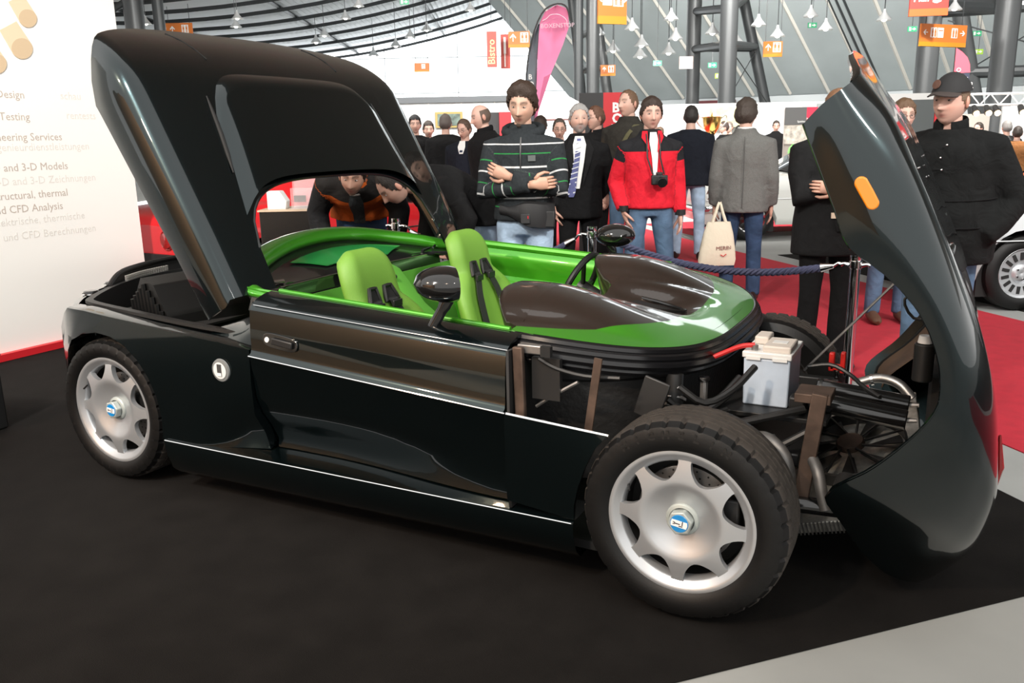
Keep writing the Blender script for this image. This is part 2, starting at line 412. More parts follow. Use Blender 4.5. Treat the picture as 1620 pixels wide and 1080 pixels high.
# hanging signs
M_or = mat('orange_sign', (.60, .16, .02), .5)
M_or2 = mat('amber_sign_foot', (.62, .24, .01), .5)
M_sgn = mat('sign_white', (.8, .8, .78), .5)
def arrow_pts(s):
    return [(-.5 * s, -.06 * s), (.15 * s, -.06 * s), (-.12 * s, -.36 * s), (.03 * s, -.42 * s), (.5 * s, 0), (.03 * s, .42 * s), (-.12 * s, .36 * s), (.15 * s, .06 * s), (-.5 * s, .06 * s)]
def hang_sign(label, r0, r1, z0, z1, d, items, tilt=0., group=None):
    w_, h_ = r1 - r0, z1 - z0
    o = empty('direction_sign', hw((r0 + r1) / 2, d, (z0 + z1) / 2), -TH + tilt, label, 'sign', group)
    B().box((0, 0, 0), (w_, .06, h_)).build('sign_panel', M_or, o, flat=True)
    B().box((0, -.001, -h_ * .4), (w_ * 1.001, .064, h_ * .2)).build('sign_foot', M_or2, o, flat=True)
    for kind, fx, sz, ang in items:
        c = Vector((w_ * fx, -.034, h_ * .12))
        if kind == 'arrow':
            B().prism(arrow_pts(sz * h_), .012, frame(c, (math.cos(ang), 0, math.sin(ang)), (-math.sin(ang), 0, math.cos(ang)))).build('arrow', M_sgn, o, flat=True)
        else:
            pl = B().box(c, (sz * h_ * .9, .012, sz * h_ * 1.05)).build('pictogram_panel', M_sgn, o, flat=True)
            for q in (-1, 1) if kind == 'wc' else ():
                fb = B(); x = c.x + q * sz * h_ * .21; hh = sz * h_
                fb.ball((x, -.045, c.z + hh * .36), hh * .075, 8, 6); fb.box((x, -.045, c.z + hh * .08), (hh * .2, .012, hh * .34)); fb.box((x - hh * .05, -.045, c.z - hh * .28), (hh * .06, .012, hh * .34)); fb.box((x + hh * .05, -.045, c.z - hh * .28), (hh * .06, .012, hh * .34))
                fb.build('figure', M_or, pl, flat=True)
            if kind == 'lift': B().box(c + Vector((0, -.008, sz * h_ * .22)), (sz * h_ * .6, .012, sz * h_ * .08)).build('figure', M_or, pl, flat=True)
    for sx in (-.4, .4): B().tube([(w_ * sx, 0, h_ / 2), (w_ * sx, 0, h_ / 2 + 4)], .012, 5).build('wire', M_beam, o)
    return o
hang_sign('large tilted-looking orange sign with arrows at the top centre', 2.62, 3.54, 4.68, 5.77, 26, [('arrow', -.38, .2, PI), ('lift', -.18, .3, 0), ('wc', .2, .34, 0), ('arrow', .40, .2, 0)], .35)
hang_sign('square orange sign with up arrow and toilet symbols by the columns', 9.24, 9.92, 4.2, 4.73, 32, [('arrow', -.26, .45, PI / 2), ('wc', .2, .6, 0)])
hang_sign('small far orange sign with up arrow left of the sloping wall', 3.87, 4.48, 3.97, 4.40, 36.5, [('arrow', -.26, .45, PI / 2), ('wc', .2, .6, 0)])
hang_sign('wide orange sign with two arrows under the red hall sign', 10.01, 11.54, 3.5, 4.02, 22, [('arrow', -.42, .28, PI), ('wc', -.24, .42, 0), ('lift', -.09, .42, 0), ('wc', .22, .42, 0), ('arrow', .40, .3, 0)], .4)
hang_sign('orange sign peeping over the raised cover at the top left', -17.01, -15.69, 6.75, 7.5, 45, [('arrow', -.26, .4, PI / 2), ('wc', .22, .5, 0)])
hang_sign('faded orange sign with up arrow beside the bistro banner', .10, 1.01, 5.3, 5.95, 38, [('arrow', -.28, .5, PI / 2), ('wc', .25, .6, 0)])
hang_sign('small pale orange sign hanging in the glare', -4.36, -3.64, 4.7, 5.1, 42, [('lift', .1, .5, 0)])
hs_ = empty('hall_sign', hw(9.88, 21, 4.45), -TH - .12, 'red hanging hall number sign at the top right', 'sign')
B().box((0, 0, .1), (.86, .06, .9)).build('sign_panel', mat('hall_red', (.72, .03, .02), .5), hs_, flat=True)
B().box((0, -.002, -.27), (.862, .064, .16)).build('sign_foot', mat('hall_orange', (.75, .10, .01), .5), hs_, flat=True)
text('Hall', .22, frame((-.36, -.036, -.03), (1, 0, 0), (0, 0, 1)), M_sgn, hs_, bold=.004)
text('5', .5, frame((.06, -.036, -.06), (1, 0, 0), (0, 0, 1)), M_sgn, hs_, bold=.012)
ps = empty('paper_sign', hw(6.07, 30, 3.9), -TH, 'pale pink hanging sign in front of the columns', 'sign')
B().box((0, 0, 0), (.46, .03, .40)).build('sign_panel', mat('pale_pink', (.72, .52, .46), .6), ps, flat=True)
B().box((.08, -.02, 0), (.2, .01, .25)).build('pictogram_panel', M_sgn, ps, flat=True)
M_bis = mat('bistro_red', (.55, .09, .07), .6)
bs = empty('bistro_banner', hw(-.61, 38, 5.25), -TH, 'red and yellow vertical bistro banner hanging in the glare', 'banner')
B().box((0, 0, 0), (.42, .04, 1.45)).build('banner_panel', M_bis, bs, flat=True)
text('Bistro', .42, frame((.12, -.025, -.62), (0, 0, 1), (-1, 0, 0)), mat('bistro_yellow', (.85, .6, .3), .6), bs, bold=.006)
bs2 = empty('bistro_banner', hw(-.03, 39.5, 5.3), -TH, 'red banner with a white cutlery drawing beside the bistro one', 'banner')
B().box((0, 0, 0), (.42, .04, 1.45)).build('banner_panel', M_bis, bs2, flat=True)
B().box((-.03, -.025, .25), (.10, .01, .7)).box((-.03, -.025, -.35), (.05, .01, .6)).build('cutlery_drawing', M_sgn, bs2, flat=True)

for o_ in (bs, bs2, ps): B().tube([(0, 0, .2), (0, 0, 5)], .012, 5).build('wire', M_beam, o_)
# feather flags
M_pink = mat('pink_flag_cloth', (.82, .22, .40), .7)
M_greyf = mat('grey_flag_cloth', (.13, .15, .17), .7)
ff = empty('feather_flag', hw(.35, 13, 0), -TH, 'tall pink feather flag with a grey hem behind the striped hoodie man', 'flag')
def flagrow(L, Rr):
    b = B(); n = len(L)
    for k in range(1): b.grid([[Vector((l[0], .06 * math.sin(l[1] * 2.3), l[1])), Vector(((l[0] + r_[0]) / 2, .10 * math.sin(l[1] * 2.3 + .6), (l[1] + r_[1]) / 2)), Vector((r_[0], .05 * math.sin(l[1] * 2.3 + 1), r_[1]))] for l, r_ in zip(L, Rr)])
    return b
Lg = [(-.05, 1.5), (-.06, 1.85), (-.06, 2.3), (-.01, 2.7), (.06, 2.95), (.12, 3.1)]
Lp = [(.02, 1.5), (.06, 1.85), (.09, 2.3), (.11, 2.7), (.13, 2.95), (.15, 3.1)]
Rp = [(.05, 1.5), (.10, 1.85), (.30, 2.4), (.48, 2.8), (.57, 3.05), (.56, 3.25)]
flagrow(Lg, Lp).build('flag_hem', M_greyf, ff, thick=.004)
flagrow(Lp, Rp).add([], []).build('flag_cloth', M_pink, ff, thick=.004)
flagrow([(.14, 3.1), (.22, 3.26), (.36, 3.34)], [(.56, 3.25), (.52, 3.31), (.40, 3.35)]).build('flag_cloth', M_pink, ff, thick=.004)
B().tube(cr([(-.05, 0, 0), (-.05, 0, 1.5), (-.065, 0, 2.3), (.02, 0, 2.85), (.18, 0, 3.24), (.38, 0, 3.36), (.53, 0, 3.32), (.59, 0, 3.12)], 24), .012, 6).build('flag_pole', M_black, ff)
text('BOXENSTOP', .085, frame((.15, -.10, 3.02), (1, 0, .02), (0, 0, 1)), mat('flag_print', (.85, .62, .70), .7), ff)
text('B\nO\nX\nE\nN', .10, frame((-.035, -.10, 2.32), (1, 0, 0), (.05, 0, 1)), M_sgn, ff, bold=.002, vspace=1.0)
cp_ = B().tube(cr([Vector((.18, -.10, 3.12)), Vector((.24, -.10, 3.15)), Vector((.30, -.10, 3.2)), Vector((.42, -.10, 3.2)), Vector((.52, -.1, 3.13)), Vector((.53, -.1, 3.06))], 14), .005, 5).build('car_outline', mat('flag_print', (.85, .62, .70), .7), ff)
f2 = empty('feather_flag', hw(9.6, 19, 0), -TH, 'small pink and navy feather flag above the cap', 'flag')
B().grid([[Vector((0, 0, z)), Vector((x, 0, z))] for z, x in ((2.0, .13), (2.4, .13), (2.68, .13), (2.69, .36), (2.85, .34), (3.0, .27), (3.12, .14), (3.19, .02))]).build('flag_cloth', mat('rose_flag_cloth', (.75, .09, .13), .7), f2, thick=.004)
B().box((.245, 0, 2.35), (.22, .006, .66)).build('flag_panel', mat('navy_flag', (.03, .035, .06), .7), f2, flat=True)
text('Die\nPflege\nfür Ihr', .12, frame((.15, -.01, 2.54), (1, 0, 0), (0, 0, 1)), M_sgn, f2, vspace=.9)
text('O', .13, frame((.05, -.01, 2.70), (1, 0, 0), (0, 0, 1)), M_sgn, f2)
B().tube([(0, 0, 0), (0, 0, 3.2)], .012, 6).build('flag_pole', M_black, f2)

# boxenstop stand wall
M_sred = mat('stand_red', (.55, .012, .02), .5)
bx = empty('stand_wall', hw(1.25, 11, 0), -TH, 'black and red stand wall with white vertical lettering', 'partition')
B().box((-.20, 0, 1.0), (.30, .06, 2.03)).build('black_panel', mat('stand_black', (.015, .015, .016), .5), bx, flat=True)
B().box((.10, 0, 1.0), (.30, .06, 2.03)).build('red_panel', M_sred, bx, flat=True)
ck_ = B().box((.30, 0, 1.0), (.10, .06, 2.03)).build('chequer_strip', M_sgn, bx, flat=True)
cb = B()
for i in range(40):
    for j in range(2):
        if (i + j) % 2: cb.box((.275 + .05 * j, -.032, .03 + .05 * i), (.05, .006, .05))
cb.build('chequer_squares', M_dark, ck_, flat=True)['kind'] = 'stuff'
text('B\nO\nX\nE\nN', .16, frame((.06, -.034, 1.78), (1, 0, 0), (0, 0, 1)), M_sgn, bx, bold=.006, vspace=.82)

# booths and panels further off
M_booth = mat('white_booth_panel', (.50, .52, .52), .5)
def panel(name, label, cat, r0, r1, z0, z1, d, mt, th=.06, tilt=0., group=None):
    o = empty(name, hw((r0 + r1) / 2, d, 0), -TH + tilt, label, cat, group)
    B().box((0, 0, (z0 + z1) / 2), (r1 - r0, th, z1 - z0)).build('board', mt, o, flat=True)
    return o
bt_ = panel('booth_wall', 'white booth wall with dark top rail behind the far visitors', 'partition', -6.0, .6, 0, 2.55, 25, M_booth)
B().box((0, -.05, 2.62), (6.6, .12, .16)).build('top_rail', mat('rail_grey', (.10, .11, .12), .5), bt_, flat=True)
for i in range(8): B().box((-3.3 + .94 * i, -.04, 1.3), (.025, .03, 2.5)).build('upright', M_beam_l, bt_, flat=True)
pc = panel('framed_picture', 'gold-framed picture on the white booth wall', 'picture', -2.05, -1.28, 1.85, 2.28, 24.9, mat('gold_frame', (.35, .26, .08), .4))
B().box((0, -.04, 2.065), (.64, .02, .32)).build('picture_print', mat('picture_dark', (.10, .14, .12), .5, noise_s=7, noise_a=.8), pc, flat=True)
panel('booth_panel', 'black panel with red edge standing behind the man in profile', 'partition', -.66, -.22, .8, 2.2, 23.5, mat('stand_black', (.015, .015, .016), .5))
panel('booth_panel', 'narrow red panel right of the black booth panel', 'partition', -.22, .1, .8, 2.2, 23.4, M_sred)
sg = panel('shop_sign', 'small purple sign left of the white booth wall', 'sign', -4.6, -3.9, 2.55, 2.85, 24.8, mat('purple_sign', (.07, .05, .3), .5))
text('OT', .28, frame((-.05, -.04, 2.6), (1, 0, 0), (0, 0, 1)), M_sgn, sg, bold=.005)
tn_ = empty('white_tent', hw(1.15, 18, 0), -TH, 'white pyramid tent roof behind the bearded man', 'tent')
tb_ = B(); tb_.add([(-.8, -.8, 1.85), (.8, -.8, 1.85), (.8, .8, 1.85), (-.8, .8, 1.85), (0, 0, 2.35)], [(0, 1, 4), (1, 2, 4), (2, 3, 4), (3, 0, 4)]); tb_.build('tent_roof', mat('tent_cloth', (.62, .62, .6), .8), tn_, thick=.02, flat=True)
for sx in (-.78, .78): B().tube([(sx, -.78, 0), (sx, -.78, 1.85)], .025, 6).build('tent_leg', M_beam_l, tn_)
br = panel('booth_wall', 'long white booth wall behind the trophy', 'partition', 2.3, 8.4, 0, 2.26, 22, M_booth)
for i in range(7): B().box((-3.0 + i, -.04, 1.13), (.025, .03, 2.26)).build('upright', M_beam_l, br, flat=True)
panel('yellow_poster', 'pale yellow poster on the white wall beside the blazer man', 'poster', 5.05, 6.05, 1.68, 2.16, 21.8, mat('yellow_paper', (.62, .58, .30), .6, noise_s=8, noise_a=.25))

po = empty('poster_stand', hw(4.86, 14.5, 0), -TH, 'tall poster with grey header and green glowing car right of the blazer man', 'poster')
k_ = 14 / 11.5
B().box((0, 0, .94), (.54, .03, 1.88)).build('poster_board', mat('poster_floor', (.33, .29, .26), .5, noise_s=3, noise_a=.2), po, flat=True)
B().box((-.09, -.018, 1.76), (.36, .008, .28)).build('poster_header', mat('poster_grey', (.10, .10, .10), .5), po, flat=True)
B().box((.18, -.018, 1.76), (.18, .008, .28)).build('poster_red', mat('poster_redm', (.62, .03, .07), .5), po, flat=True)
B().box((0, -.018, 1.46), (.54, .008, .30)).build('poster_scene', mat('poster_scene', (.50, .46, .40), .6, noise_s=14, noise_a=.6), po, flat=True)
gb_ = B().ball((.0, -.012, 1.18), (.20, .012, .17), 16, 8).build('poster_glow', mat('poster_glow', (.25, .70, .18), .6, noise_s=9, noise_a=.5), po)
B().tube(cr([(-.16, -.026, 1.12), (-.12, -.026, 1.20), (-.02, -.026, 1.27), (.10, -.026, 1.22), (.15, -.026, 1.12)], 14), .012, 5).build('poster_car', mat('poster_green', (.03, .55, .05), .5), gb_)
B().box((-.02, -.026, .98), (.10, .006, .10)).build('poster_cube', mat('poster_mint', (.45, .7, .55), .5), po, flat=True)
B().box((0, -.018, .55), (.54, .008, .10)).build('poster_foot', mat('poster_grey', (.10, .10, .10), .5), po, flat=True)
text('Auto und\nSpielzeugmuseum', .045, frame((.26, -.024, 1.70), (1, 0, 0), (0, 0, 1)), M_sgn, po, align='RIGHT')
b2 = empty('roll_up_banner', hw(5.52, 14.7, 0), -TH, 'grey banner with a white car outline beside the poster', 'banner')
B().box((0, 0, .98), (.66, .03, 1.96)).build('banner_board', mat('banner_grey', (.30, .33, .33), .6), b2, flat=True)
B().tube(cr([(-.2, -.02, 1.74), (-.1, -.02, 1.80), (.02, -.02, 1.84), (.14, -.02, 1.80), (.22, -.02, 1.74)], 14), .007, 5).build('car_outline', M_sgn, b2)
text('WERKSTATT', .05, frame((-.28, -.02, 1.62), (1, 0, 0), (0, 0, 1)), M_sgn, b2)
gp = panel('partition_panel', 'tall dark grey panel left of the man in the cap', 'partition', 4.30, 4.62, 0, 1.80, 9.5, mat('panel_grey', (.075, .085, .085), .5))
rs2 = panel('partition_panel', 'tall red panel with white letters behind the cap', 'partition', 4.625, 4.82, 0, 1.79, 9.50, M_sred)
text('B\nO\nX\nE\nN', .14, frame((-.02, -.034, 1.60), (1, 0, 0), (0, 0, 1)), M_sgn, rs2, bold=.004, vspace=.85)
panel('white_banner', 'white banner above the dark grey panel', 'banner', 4.85, 5.5, 1.2, 1.94, 11.2, M_sgn)
panel('booth_wall', 'white booth wall on the far right behind the leather jacket man', 'partition', 11.3, 13.5, 0, 2.0, 20, M_booth)
panel('booth_wall', 'beige booth counter wall under the spotlights truss', 'partition', 9.9, 11.3, 0, 1.85, 20.5, mat('beige_panel', (.42, .38, .34), .6))
lb = empty('leaning_board', hw(10.3, 17, 0), -TH, 'white board leaning at the right edge', 'board'); B().box((.15, 0, 1.1), (.6, .03, 2.2), Matrix.Rotation(.15, 3, 'Y')).build('board', M_booth, lb, flat=True)
# lighting truss
tr_ = empty('lighting_truss', hw(10.4, 18, 0), -TH, 'white lattice truss carrying spotlights on the right', 'truss')
for y in (0, .25):
    for z in (1.98, 2.2): B().tube([(-.9, y, z), (1.3, y, z)], .02, 6).build('chord', M_sgn, tr_)
for i in range(11):
    B().tube([(-.9 + .2 * i, 0, 1.98 if i % 2 else 2.2), (-.7 + .2 * i, 0, 2.2 if i % 2 else 1.98)], .012, 5).build('lattice_bar', M_sgn, tr_)
for x in (.42, .62):
    B().tube([(x, 0, 0), (x, 0, 2.5)], .02, 6).build('truss_leg', M_sgn, tr_)
for i in range(10): B().tube([(.42, 0, 1.4 + .11 * i), (.62, 0, 1.46 + .11 * i)], .01, 5).build('lattice_bar', M_sgn, tr_)
M_warm = mat('warm_bulb', (1, .8, .5), .4, emit=((1, .72, .4), 5))
for x in (-.85, -.6, -.42, .1):
    h_ = B().tube([(x, -.05, 1.95), (x, -.18, 1.82)], [.05, .08], 10).build('spotlight', M_black, tr_)
    B().ball((x, -.19, 1.81), .06, 8, 6).build('spotlight_bulb', M_warm, h_)

# brown stand partition behind the photographer's side, mirrored in the paint
pt = B().box((-2.9, -6.8, 1.7), (9.4, .1, 3.4)).build('wall_front', mat('brown_stand_wall', (.42, .27, .17), .7), flat=True); struct(pt)

# white backdrop at the left of the stand
M_bd = mat('backdrop_white', (.86, .85, .82), .6)
bk = empty('backdrop_wall', (-2.7, .9, 0), 0, 'tall white printed backdrop with grey German and English text', 'backdrop')
B().box((-.05, -.68, 1.555), (.1, 4.4, 3.1)).build('backdrop_board', M_bd, bk, flat=True)
B().box((.03, -.68, .028), (.05, 4.4, .05)).build('backdrop_foot', M_sred, bk, flat=True)
def bd_text(s, y_right, z, size, mt): text(s, size, frame((.0008, y_right - .9, z), (0, 1, 0), (0, 0, 1)), mt, bk, align='RIGHT', ext=.0003)
M_t1 = mat('print_brown', (.50, .43, .38), .7); M_t2 = mat('print_pale', (.72, .69, .65), .7)
for s, y, z, m_ in (('Design', 1.585, 1.815, M_t1), ('Testing', 1.60, 1.665, M_t1), ('Engineering Services', 1.83, 1.525, M_t1), ('Ingenieurdienstleistungen', 2.045, 1.455, M_t2), ('2-D and 3-D Models', 1.845, 1.315, M_t1), ('2-D and 3-D Zeichnungen', 2.065, 1.22, M_t2),
                   ('Structural, thermal', 1.815, 1.12, M_t1), ('and CFD Analysis', 1.76, 1.025, M_t1), ('Strukturelle, elektrische, thermische', 1.93, .94, M_t2), ('und CFD Berechnungen', 2.01, .835, M_t2), ('schau', 2.03, 1.82, M_t2), ('rentests', 2.135, 1.68, M_t2)):
    bd_text(s, y, z, .076, m_)
M_cy = mat('print_cream', (.72, .60, .42), .7); M_cy2 = mat('print_cream_dark', (.60, .46, .30), .7)
for y, z, s, a in ((1.58, 2.22, .15, .5), (1.38, 2.10, .14, .5), (1.66, 2.42, .13, .5)):
    M_ = Matrix.Translation((.003, y - .9, z)) @ Matrix.Rotation(PI / 2, 4, 'Y') @ Matrix.Rotation(a, 4, 'Z')
    c_ = B().prism([(s * .45 * math.cos(t), s * .55 * math.sin(t)) for t in [2 * PI * i / 24 for i in range(24)]] , .002, M_ @ Matrix.Translation((s * .5, 0, 0))).build('printed_cylinder', M_cy2, bk, flat=True)
    B().prism([(-.6 * s, -.5 * s), (.5 * s, -.55 * s), (.5 * s, .55 * s), (-.6 * s, .5 * s)], .0015, M_).build('printed_cylinder', M_cy, bk, flat=True)
# ================================================================== the open sports car
car = empty('sports_car', (0, 0, 0), 0, 'dark metallic open sports car with green cockpit, nose and engine cover tilted open', 'car')
YC = .93
def sst(a, b, x):
    t = max(0., min(1., (x - a) / (b - a))); return t * t * (3 - 2 * t)
def zd(x): return .672 - .072 * (x - .88)
def zb(x): return .862 - .0654 * (x - .95)
def scoop(x): return sst(.52, .95, x) * (1 - .8 * sst(1.15, 2.0, x))

# ---- doors (near one is the one in view)
def door_prof(x):
    g = scoop(x); d = zd(x); b = zb(x)
    return [(.085 * g, .264), (.09 * g, .30), (.055 * g, .37), (.012 * g, .43), (-.014, .50), (-.03, d - .02), (-.037, d - .004), (-.035, d + .003),
            (-.024, d + .010), (-.019, d + .03), (-.017, (d + b) / 2), (-.010, b - .02), (-.003, b - .006), (.008, b + .005), (.035, b + .020), (.075, b + .031), (.12, b + .036)]
def door_rows(x0, x1, n):
    return [[Vector((x0 + (x1 - x0) * i / n, y, z)) for y, z in door_prof(x0 + (x1 - x0) * i / n)] for i in range(n + 1)]
rows = door_rows(.893, 2.0, 14)
door = B().grid(rows, flip=True).build('door', M_paint, car, 50, thick=.012, off=-1)
dl = B().tube([(x, .122, zb(x) + .040) for x in [.93 + .06 * i for i in range(18)]], .008, 8).build('door_cap', M_green, door)
far_door = B().grid(mirror(rows)).build('door', M_paint, car, 50, thick=.012, off=-1)
B().tube([(x, 2 * YC - .13, zb(x) + .042) for x in [.75 + .06 * i for i in range(22)]], .02, 8).build('door_cap', M_green, far_door)
# chrome tube added as the highlight along the crease
B().tube([(x, -.0385, zd(x) + .0) for x in [.893 + .0557 * i for i in range(21)]], .0035, 6).build('waist_highlight', M_chrome, door)
B().tube([(x, -.004, zb(x) + .002) for x in [.91 + .055 * i for i in range(21)]], .002, 6).build('belt_highlight', M_chrome, door)  # chrome tube standing in for the belt edge's highlight
# door handle in its recess, with lock
hb = B(); out = []
for i in range(24):
    a = 2 * PI * i / 24; out.append((.085 * math.copysign(abs(math.cos(a)) ** .6, math.cos(a)), .028 * math.copysign(abs(math.sin(a)) ** .6, math.sin(a))))
hm = frame((1.045, -.0185, .735), (1, 0, -.12), (0, .08, 1))
hs = hb.prism(out, .006, hm).build('door_handle', M_blackg, door, bevel=.002)
B().box((1.062, -.031, .735), (.10, .012, .026), Matrix.Rotation(.12, 3, 'Y')).build('handle_grip', M_black, hs, bevel=.004)
B().lathe([(0, .004), (.010, .004), (.011, .0)], 16, frame((.985, -.026, .742), (1, 0, 0), (0, 0, 1))).build('lock', M_white, hs)

# ---- sills
def sill_rows(f=lambda y: y):
    rr = []
    for i in range(13):
        x = .365 + (2.25 - .365) * i / 12; bz = .085 + .025 * (x / 2.25)
        rr.append([Vector((x, f(y), z)) for y, z in ((.16, bz), (.02, bz), (-.012, bz + .03), (-.034, .19), (-.043, .245), (-.041, .253), (-.03, .257), (.03, .258), (.12, .262))])
    return rr
sl = B().grid(sill_rows(), flip=True).build('sill', M_paint, car, 50)
B().tube([(x, -.042, .252) for x in (.37, 1., 1.6, 2.245)], .003, 6).build('sill_strip', M_chrome, sl)
B().grid(sill_rows(lambda y: 2 * YC - y)).build('sill', M_paint, car, 50)

# ---- rear fenders
arch = [(.358 * math.cos(R(t)), .325 + .358 * math.sin(R(t))) for t in [-12 + 207 * i / 14 for i in range(15)]]
outer = [(.88, .262), (.886, .34), (.888, .43), (.888, .56), (.886, .692), (.72, .706), (.5, .722), (.3, .738), (.1, .757), (-.08, .773), (-.2, .775), (-.29, .735), (-.375, .66), (-.365, .55), (-.31, .28)]
def fy(x, z):
    y = -.034 + .10 * sst(-.15, -.42, x) + .012 * max(0, (z - .55) / .2)
    y += .09 * sst(.52, .95, x) * max(0, min(1, (.44 - z) / .15))
    return y
def fender_rows():
    rr = []
    for k in range(9):
        s = k / 8
        rr.append([Vector((a[0] + (o[0] - a[0]) * s, fy(a[0] + (o[0] - a[0]) * s, a[1] + (o[1] - a[1]) * s), a[1] + (o[1] - a[1]) * s)) for a, o in zip(arch, outer)])
    rr.insert(0, [Vector((p.x * .99, p.y + .06, p.z)) for p in rr[0]])
    rr.append([Vector((p.x, p.y + .012, p.z + .004)) for p in rr[-1]])
    rr.append([Vector((p.x + (.05 if p.x < -.25 else 0), p.y + .055, p.z + .002)) for p in rr[-1]])
    return rr
rf = B().grid(fender_rows()).build('rear_fender', M_paint, car, 50)
B().grid(mirror(fender_rows()), flip=True).build('rear_fender', M_paint, car, 50)
# round badge on the fender
bd = B().lathe([(0, .004), (.036, .004), (.045, .002), (.047, -.004)], 28, frame((.735, -.036, .597), (1, 0, 0), (0, 0, 1))).build('fender_badge', mat('badge_grey', (.16, .17, .17), .3), rf)
B().lathe([(0, .002), (.034, .001)], 28, frame((.735, -.041, .597), (1, 0, 0), (0, 0, 1))).build('badge_disc', mat('badge_white', (.6, .62, .62), .4), bd)
B().box((.735, -.044, .600), (.022, .002, .046)).build('badge_bar', mat('badge_dark', (.05, .05, .05), .5), bd)
B().box((.735, -.0455, .582), (.022, .002, .012)).build('badge_mark', M_white, bd)

# ---- tail: rounded rear panel
def tail_pt(s, z):           # s 0..1 across
    y = .07 + (2 * YC - .14) * s
    x = -.30 - .47 * (1 - abs(2 * s - 1) ** 2.2)
    return x, y
tz = [(.26, .05), (.40, -.02), (.55, -.055), (.655, -.06), (.70, -.02), (.745, .0), (.762, .02), (.765, .055)]
tr = []
for z, dx in tz:
    tr.append([Vector((tail_pt(i / 24, z)[0] + dx, tail_pt(i / 24, z)[1], z)) for i in range(25)])
tp = B().grid(tr).build('rear_panel', M_paint, car, 50, thick=.01)
for s in (.13, .27, .40):
    x, y = tail_pt(s, 0); a = math.atan2(*(Vector(tail_pt(s + .02, 0)) - Vector(tail_pt(s - .02, 0))))
    for dx in (0,):
        t = B().tube([(x + .05, y + .02, .76), (x + .05, y + .02, .782)], [.042, .034], 16).build('tail_lamp_cap', M_blackg, tp, bevel=.006)
        B().lathe([(.042, 0), (.048, .004), (.042, .008)], 18, Matrix.Translation((x + .05, y + .02, .762))).build('lamp_ring', M_chrome, t)

# ---- engine bay
eb = B()
rim = [(.86, .06, .715), (.5, .045, .735), (.1, .05, .762), (-.18, .085, .772), (-.29, .16, .772), (-.47, .40, .772), (-.60, .66, .772), (-.66, .93, .772)]
rim = rim + [(x, 2 * YC - y, z) for x, y, z in rim[-2::-1]]
rimp = cr(rim, 49)
eb.grid([[Vector(p) for p in rimp], [Vector((p.x, p.y, p.z + .014)) for p in rimp], [Vector((p.x * .97 + .01, YC + (p.y - YC) * .965, p.z + .014)) for p in rimp],
         [Vector((p.x * .96 + .01, YC + (p.y - YC) * .955, p.z - .05)) for p in rimp], [Vector((p.x * .93 + .03, YC + (p.y - YC) * .93, .42)) for p in rimp]])
tub = eb.build('engine_bay', M_black, car, 60)
B().prism([(-.2, .14), (.86, .14), (.86, 1.72), (-.2, 1.72), (-.5, 1.35), (-.5, .5)], .02, Matrix.Translation((0, 0, .41))).build('bay_floor', M_dark, tub)
# raised far edge with perforated metal
fe = cr([(-.49, .42, .78), (-.58, .56, .825), (-.66, .74, .835), (-.70, .95, .84), (-.68, 1.18, .845), (-.5, 1.5, .85), (-.1, 1.72, .85)], 26)
B().tube(fe, .014, 8).build('bay_edge', M_black, tub)
B().grid([[p + Vector((0, 0, -.012)) for p in fe], [Vector((p.x + .01, p.y, .75)) for p in fe]]).build('bay_upstand', M_black, tub, thick=.004)
mesh_m = mat('perforated_metal', (.55, .53, .5), .45, .4)
mp = cr([(-.57, .58, .0), (-.64, .74, .0), (-.68, .93, 0)], 22)
mb = B()
for i in range(22):
    for j in range(4):
        p = mp[i] + Vector((.03, -.01, .785 + .009 * j))
        mb.box(p, (.010, .012, .006))
mb.build('mesh_panel', mesh_m, tub)['kind'] = 'stuff'
# intake box, ribbed
ab = B()
am = frame((.16, .36, .80), (.93, -.36, -.02), (.35, .93, .05))
sec = [(-.30, -.02, .12), (-.30, -.02, .12)]
arows = []
for s in range(9):
    t = s / 8; y = -.19 + .38 * t
    arows.append([am @ Vector((x, y, z)) for x, z in ((-.21, -.20), (-.20, -.02), (-.06, .10 - .0 * t), (.10, .085), (.21, -.03), (.22, -.20))])
ab.grid(arows); ab.grid([arows[0], [am @ Vector((x, -.19, -.21)) for x in (-.21, -.20, -.06, .10, .21, .22)]])
air = ab.build('air_box', M_rubber, car, 30, bevel=.01)
for i in range(9):
    t = i / 8
    a = am @ Vector((-.19 + .37 * t, -.2, -.19)); b = am @ Vector((-.19 + .37 * t, -.2, (-.02 + .1 * (1 - abs(t - .5) * 1.9))))
    B().tube([a, b], .011, 6).build('rib', M_rubber, air)
B().tube(cr([(-.1, .95, .60), (-.02, .92, .78), (.08, .88, .82), (.18, .84, .72)], 14), .10, 14).build('intake_pipe', M_steel, tub)
B().tube(cr([(.5, .2, .66), (.62, .22, .70), (.72, .2, .68)], 8), .018, 8).build('latch_rod', M_steel, tub)
# black curved inner panel in front of the bay and hinge brackets
pr = [[Vector((.60, .03, .70)), Vector((.62, .10, .74)), Vector((.66, .22, .72)), Vector((.66, .30, .60))],
      [Vector((.74, .025, .70)), Vector((.76, .10, .78)), Vector((.78, .22, .80)), Vector((.78, .30, .70))],
      [Vector((.885, .012, .70)), Vector((.89, .04, .84)), Vector((.90, .13, .885)), Vector((.90, .25, .88))]]
B().grid(surf(pr, 12, 12)).build('bay_corner_panel', M_paint, car, 60, thick=.006)
for k, (x, y) in enumerate(((.80, .12), (.87, .2))):
    hb_ = B().box((x, y, .845), (.05, .012, .09), Matrix.Rotation(.4, 3, 'Y')).build('hinge_bracket', M_steel, car, bevel=.003)
    B().tube([(x, y - .012, .845), (x, y + .02, .845)], .009, 8).build('hinge_pin', M_chrome, hb_)

